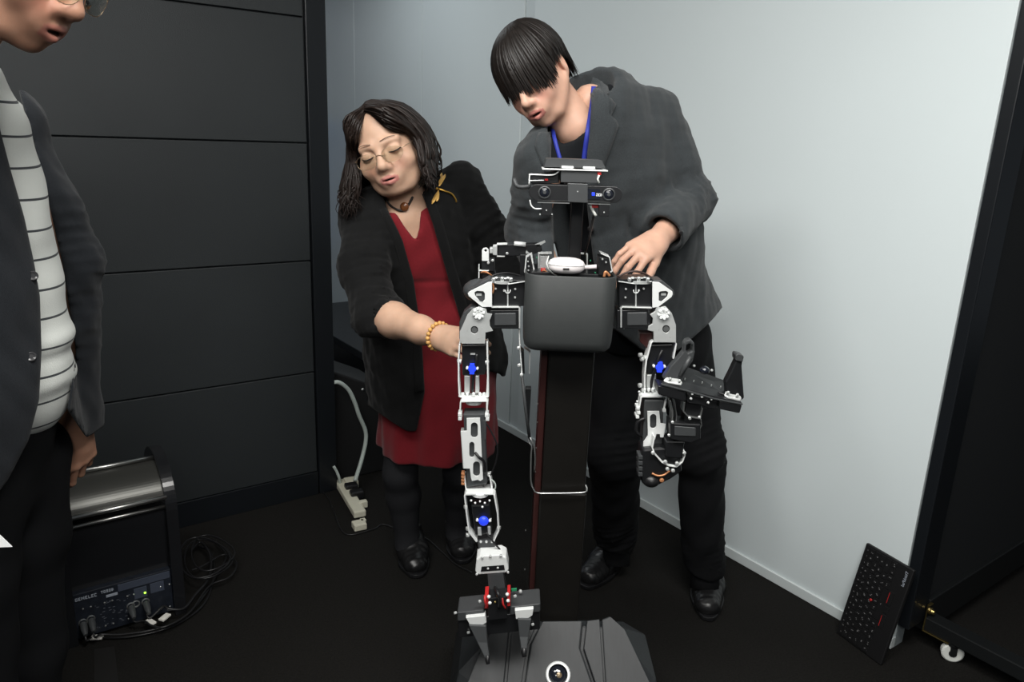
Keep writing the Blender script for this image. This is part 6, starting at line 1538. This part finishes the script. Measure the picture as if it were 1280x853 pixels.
for b, z, r in ((2.203, .392, .0075), (2.206, .362, .0055), (2.325, .472, .0062)):
    q = MB(); q.lathe(W2(.110, b, z), D1, [(0, r), (.268, r)], 16, True); q.build('chrome_bar', 'satin_bar', SPK, smooth=True)
q = MB(); q.wbox(.114, .372, 2.205, 2.26, .012, .155); cp = q.build('connector_panel', 'panel_dark', SPK, bevel=.002)
def cpan(name, a0, a1, z0, z1, m, t=.002):
    q = MB(); q.wbox(a0, a1, 2.205 - t, 2.206, z0, z1); return q.build(name, m, cp, bevel=.0005)
cpan('panel_trim', .228, .368, .128, .150, 'panel_blue'); cpan('label_plate', .196, .226, .1195, .1275, 'label_grey', .0015)
cpan('display', .268, .303, .088, .122, 'panel_blue'); cpan('switch_plate', .312, .350, .092, .124, 'panel_blue')
q = MB(); lettering(q, 'GENELEC', W2(.119, 2.2035, .134), D1, np.array([0, 0, 1.0]), .0096, -D2); q.build('maker_lettering', 'label_grey', cp, split=False)
q = MB(); lettering(q, '7050B', W2(.184, 2.2035, .137), D1, np.array([0, 0, 1.0]), .0085, -D2); q.build('model_lettering', 'label_grey', cp, split=False)
q = MB(); q.ball(W2(.297, 2.203, .101), (.0032, .0032, .0032)); q.build('green_light', 'led_green', cp)
q = MB()
for a in (.13, .15, .185, .205, .245, .262, .36, .335):
    for z in (.03, .105): q.lathe(W2(a + z * .05, 2.205, z), -D2, [(0, .0028), (.002, .0028), (.003, .0015)], 8)
o = q.build('panel_screws', 'steel', cp, split=False); o['kind'] = 'stuff'
q = MB()
rg = np.random.default_rng(5)
for i in range(46):
    a, z = rg.uniform(.165, .26), rg.uniform(.03, .108); q.box(W2(a, 2.2048, z), (rg.uniform(.001, .004), .0006, .0007), (D1, D2, np.array([0, 0, 1.0])))
o = q.build('panel_marks', 'mark_grey', cp, split=False); o['kind'] = 'stuff'
jacks = [(.131, .062), (.152, .066), (.256, .070), (.270, .072), (.296, .070)]
for a, z in jacks:
    q = MB(); q.lathe(W2(a, 2.205, z), -D2, [(0, .0115), (.002, .0115), (.003, .009), (-.0, .0075)], 16, cap=False); q.build('jack_socket', 'steel', cp)
# cables: plugs, leads on the carpet, loops beside the speaker
GC = 'audio cables plugged into the loudspeaker'
def lead(name, pts, r, label, mt='cable_black', group=None, cat='cable', plug=None, tagp=None):
    global LZ; LZ += .011 if group != 'x' else 0; n0 = 2 if plug is not None else 0
    if mt == 'cable_black' and cat == 'cable' and name != 'thin_cable': pts = pts[:n0] + [p + np.array([0, 0, LZ]) for p in pts[n0:]]
    q = MB(); P = spline(pts, 8); q.tube(P, r, 8); o = q.build(name, mt, None, split=False); tag(o, label, cat, group)
    if plug is not None:
        q = MB(); q.lathe(plug, -D2 - np.array([0, 0, .35]), [(.0005, .0095), (.018, .0095), (.03, .008), (.042, .005)], 14); q.build('plug', 'servo_grey', o)
    if tagp is not None:
        c, d = tagp; d = nrm(d); u = nrm(np.cross((0, 0, 1), d)); q = MB(); q.box(c, (.016, .009, .003), (d, u, np.cross(d, u))); q.build('cable_tag', 'tag_white', o, bevel=.0008)
    return o
LZ = -.0075
def F0(x, y, z=.005): return fl(x, y, z)
j = [W2(a, 2.1985, z) for a, z in jacks]
lead('audio_cable', [j[0], j[0] - D2 * .04 - (0, 0, .03), F0(112, 800, .012), F0(125, 799), F0(160, 798), F0(200, 790), F0(232, 776), F0(258, 752), F0(268, 715), F0(262, 690), F0(248, 684)], .0032, 'black audio cable from the leftmost socket, running lowest along the carpet', group=GC, plug=j[0], tagp=(F0(121, 797, .012), F0(140, 797) - F0(110, 799)))
lead('audio_cable', [j[1], j[1] - D2 * .04 - (0, 0, .03), F0(127, 799, .012), F0(152, 799), F0(192, 793), F0(228, 780), F0(254, 752), F0(272, 722), F0(283, 700), F0(270, 682)], .0032, 'black audio cable from the second socket from the left of the loudspeaker', group=GC, plug=j[1])
lead('audio_cable', [j[2], j[2] - D2 * .03 - (0, 0, .03), F0(181, 786, .014), F0(191, 792, .008), F0(208, 793, .008), F0(238, 775), F0(262, 742), F0(288, 730), F0(296, 712), F0(280, 702), F0(255, 716), F0(240, 722)], .003, 'black audio cable with a white tag from the middle socket of the loudspeaker', group=GC, plug=j[2], tagp=(F0(188, 778, .03), F0(200, 780) - F0(180, 768)))
lead('power_cable', [j[4], j[4] - D2 * .03 - (0, 0, .035), F0(205, 772, .02), F0(213, 775, .016), F0(231, 774), F0(245, 757), F0(262, 735), F0(264, 708), F0(252, 690), F0(240, 700)], .0042, 'thicker black power cable with a white tag beside the display of the loudspeaker', plug=j[4], tagp=(F0(206, 772, .034), F0(216, 762) - F0(201, 774)))
for i, (dx, dy, r) in enumerate(((0, 0, 1), (6, -4, .9), (-4, 6, 1.05))):
    pts = [F0(262 + dx + 30 * r * math.cos(a), 715 + dy + 24 * r * math.sin(a) - 4 * math.sin(2 * a), .006 + .006 * i) for a in np.linspace(0, 2 * math.pi, 14)]
    lead('coiled_cable', pts, .003, ['widest loop of black cable on the carpet right of the loudspeaker', 'small inner loop of black cable right of the loudspeaker', 'lowest loop of black cable nearest the loudspeaker side plate'][(i + 1) % 3 if i else 1], group='loops of spare cable by the loudspeaker')
q = MB(); q.hexa([F0(118, 812, .0002), F0(143, 808, .0002), F0(150, 870, .0002), F0(118, 874, .0002), F0(118, 812, .0012), F0(143, 808, .0012), F0(150, 870, .0012), F0(118, 874, .0012)])
mat('tape_dark', (0.0045, 0.0040, 0.0036), 0.7)
tag(q.build('floor_tape', 'tape_dark', None), 'strip of dark tape stuck to the carpet in front of the loudspeaker', 'tape')

# ------------------------------------------------------------------ black cases and power strip by the pillar
CS = thing('equipment_case', 'black equipment case standing on the floor just behind the dark pillar', 'case', W2(1.33, 3.0, 0))
q = MB(); z0, z1 = onp(418, 466, D2, 2.76)[2], onp(470, 493, D2, 2.76)[2]
P = [W2(1.13, 2.80, .0), W2(1.44, 2.80, 0), W2(1.44, 3.2, 0), W2(1.13, 3.2, 0), W2(1.13, 2.80, z0), W2(1.44, 2.80, z1 - .03), W2(1.44, 3.2, z1 - .03), W2(1.13, 3.2, z0)]
mat('case_black', (0.0035, 0.0035, 0.004), 0.7); q.hexa(P); q.build('body', 'case_black', CS, bevel=.008)
q = MB(); q.lathe(onp(453, 487, D2, 2.797), -D2, [(0, .006), (.003, .006), (.005, .003)], 12); q.build('catch', 'steel', CS)
BN = thing('bench', 'low grey bench along the white wall behind the black case', 'bench', W2(1.75, 3.6, 0))
mat('bench_grey', (0.016, 0.018, 0.020), 0.6)
q = MB(); q.wbox(1.50, 2.08, 3.25, 4.4, .36, .40); q.build('top', 'bench_grey', BN, bevel=.004)
for a, b in ((1.53, 3.29), (2.03, 3.29), (1.53, 4.34), (2.03, 4.34)):
    q = MB(); q.wbox(a, a + .04, b, b + .04, 0, .36); q.build('leg', 'bench_grey', BN)
q = MB(); q.tube(spline([onp(414, 479, D2, 2.745), onp(424, 478.5, D2, 2.735), onp(436, 488, D2, 2.735), onp(444, 505, D2, 2.735), onp(449, 520, D2, 2.735), onp(456.5, 538, D2, 2.735), onp(457, 553, D2, 2.73), onp(452, 575, D2, 2.71), fl(444, 601, .075)], 6), .0085, 10)
tag(q.build('pale_cable', 'cable_pale', None, split=False), 'pale green cable hanging in front of the black case down to the power strip', 'cable')
PS = thing('power_strip', 'ivory power strip lying on the carpet at the foot of the pillar', 'power strip', fl(437, 628))
e = nrm(fl(449, 648) - fl(424, 606)); n_ = np.cross((0, 0, 1.0), e); p0 = mid(fl(426, 608), fl(450, 647))
L_ = np.linalg.norm(fl(450, 647) - fl(425, 606))
q = MB(); q.box(p0 + (0, 0, .016), (L_ / 2, .024, .014), (e, n_, np.array([0, 0, 1.0]))); q.build('strip_body', 'ivory_plastic', PS, bevel=.005)
for t, dy in ((-.20, .022), (.02, .026)):
    q = MB(); q.box(p0 + e * L_ * t + n_ * dy + (0, 0, .03), (.020, .026, .016), (e, n_, np.array([0, 0, 1.0]))); q.build('black_plug', 'cable_black', PS, bevel=.006)
q = MB(); q.box(p0 - e * L_ * .36 + n_ * .034 + (0, 0, .024), (.026, .026, .018), (e, n_, np.array([0, 0, 1.0]))); q.box(p0 + e * L_ * .26 + n_ * .03 + (0, 0, .02), (.012, .018, .014), (e, n_, np.array([0, 0, 1.0]))); q.build('ivory_plug', 'ivory_plastic', PS, bevel=.004)
q = MB(); q.tube(spline([fl(425, 606, .02), onp(424, 598, D2, 2.72), onp(421, 590, D2, 2.725), onp(417, 583, D2, 2.73)], 5), .006, 8); q.build('cord', 'cable_pale', PS, split=False)
AD = thing('power_adapter', 'small square white power adapter on the carpet below the power strip', 'adapter', fl(449, 660))
c = fl(449, 661); e2 = nrm(fl(459, 656) - fl(440, 660)); n2_ = np.cross((0, 0, 1.0), e2)
q = MB(); q.box(c + (0, 0, .014), (.024, .022, .013), (e2, n2_, np.array([0, 0, 1.0]))); q.build('adapter_body', 'ivory_plastic', AD, bevel=.004)
q = MB(); q.box(c + e2 * .02 + n2_ * .016 + (0, 0, .020), (.010, .010, .007), (e2, n2_, np.array([0, 0, 1.0]))); q.build('adapter_plug', 'ivory_plastic', AD, bevel=.002)
lead('thin_cable', [fl(403, 614, .004), fl(412, 626, .004), fl(418, 642, .004), fl(432, 668, .004), fl(466, 662, .004), fl(478, 656, .004), fl(495, 661, .004), fl(530, 672, .004), fl(552, 690, .004), fl(570, 706, .004), fl(590, 716, .004)], .0026, 'thin black cable running over the carpet from the pillar towards the robot')

# ------------------------------------------------------------------ keyboard leaning on the white wall
KB = thing('computer_keyboard', 'black computer keyboard with red pointing stick leaning upright on the white wall', 'keyboard', W2(2.03, .95, 0))
c00 = W2(2.040, 1.030, .002); vdir = nrm(W2(2.010, .868, 0) - W2(2.040, 1.030, 0)); 
top = W2(2.108, 1.004, .322); udir = nrm(top - c00); udir = nrm(udir - vdir * (udir @ vdir)); kn_ = np.cross(udir, vdir); kn_ = kn_ if kn_ @ D1 < 0 else -kn_
def K(u, v, n=0.0): return c00 + udir * u + vdir * v + kn_ * n
def kbox(u0, u1, v0, v1, n0, n1):
    q = MB(); q.box(K((u0 + u1) / 2, (v0 + v1) / 2, (n0 + n1) / 2), ((u1 - u0) / 2, (v1 - v0) / 2, (n1 - n0) / 2), (udir, vdir, kn_)); return q
mat('key_black', (0.008, 0.008, 0.0085), 0.45); mat('key_body', (0.0065, 0.0065, 0.007), 0.5); mat('legend', (0.16, 0.16, 0.16), 0.6)
kb = kbox(0, .3055, 0, .164, -.012, 0).build('keyboard_body', 'key_body', KB, bevel=.003)
rows_k = [(.010, .010, [.0185] * 15), (.0215, .0165, [.0188] * 13 + [.032]), (.0405, .0165, [.028] + [.0188] * 12 + [.0228]), (.0595, .0165, [.033] + [.0188] * 11 + [.032]), (.0785, .0165, [.042] + [.0188] * 10 + [.042]), (.0975, .0165, [.0188] * 3 + [.024, .092, .024] + [.0188] * 3 + [.0188])]
kmesh = {}; leg = MB(); rg = np.random.default_rng(2)
for v0, hv_, ws in rows_k:
    u = .2995
    sc_ = .294 / sum(ws)
    for w_ in ws:
        w_ *= sc_; key = (round(w_, 4), hv_)
        if key not in kmesh:
            q = MB(); a, b, h_ = w_ / 2 - .0011, hv_ / 2, .0026
            q.hexa([(-a, -b, 0), (a, -b, 0), (a, b, 0), (-a, b, 0), (-a + .0008, -b + .0008, h_), (a - .0008, -b + .0008, h_), (a - .0008, b - .0012, h_), (-a + .0008, b - .0012, h_)])
            me = bpy.data.meshes.new('key'); me.from_pydata(q.V, [], q.F); me.materials.append(M['key_black']); kmesh[key] = me
        o = bpy.data.objects.new('key', kmesh[key]); COL.objects.link(o); o.parent = KB
        ctr = K(u - w_ / 2, v0 + hv_ / 2) - np.array(KB.location)
        o.matrix_local = Matrix(((udir[0], vdir[0], kn_[0], ctr[0]), (udir[1], vdir[1], kn_[1], ctr[1]), (udir[2], vdir[2], kn_[2], ctr[2]), (0, 0, 0, 1)))
        for _ in range(1 if hv_ < .012 else 2):
            leg.box(K(u - w_ / 2 + rg.uniform(-.003, .003), v0 + hv_ * rg.uniform(.3, .7), .0027), (rg.uniform(.0007, .0014), rg.uniform(.0008, .0022), .0002), (udir, vdir, kn_))
        u -= w_
o = leg.build('key_legends', 'legend', KB, split=False); o['kind'] = 'stuff'
q = MB(); q.lathe(K(.158, .074), kn_, [(0, .0028), (.0035, .003), (.005, .0042), (.0062, .003)], 14); q.build('pointing_stick', 'red_plastic', KB)
for u0, u1 in ((.098, .140), (.146, .166), (.172, .214)):
    b_ = kbox(u0, u1, .119, .133, 0, .002).build('mouse_button', 'key_black', KB, bevel=.0006)
    if u1 - u0 > .03:
        kbox(u0 + .004, u1 - .004, .1195, .1208, .0018, .0024).build('red_line', 'red_plastic', b_)
fx = bpy.data.curves.new('lettering', 'FONT'); fx.body = 'ThinkPad'; fx.size = .0125; fx.extrude = .0003
tmp = bpy.data.objects.new('lettering', fx); me = bpy.data.meshes.new_from_object(tmp); bpy.data.objects.remove(tmp); bpy.data.curves.remove(fx)
fo = bpy.data.objects.new('maker_lettering', me); COL.objects.link(fo); fo.parent = KB; me.materials.clear(); me.materials.append(M['label_grey'])
ctr = K(.292, .151, .0006) - np.array(KB.location); xd, yd = -udir, -vdir
fo.matrix_local = Matrix(((xd[0], yd[0], kn_[0], ctr[0]), (xd[1], yd[1], kn_[1], ctr[1]), (xd[2], yd[2], kn_[2], ctr[2]), (0, 0, 0, 1)))
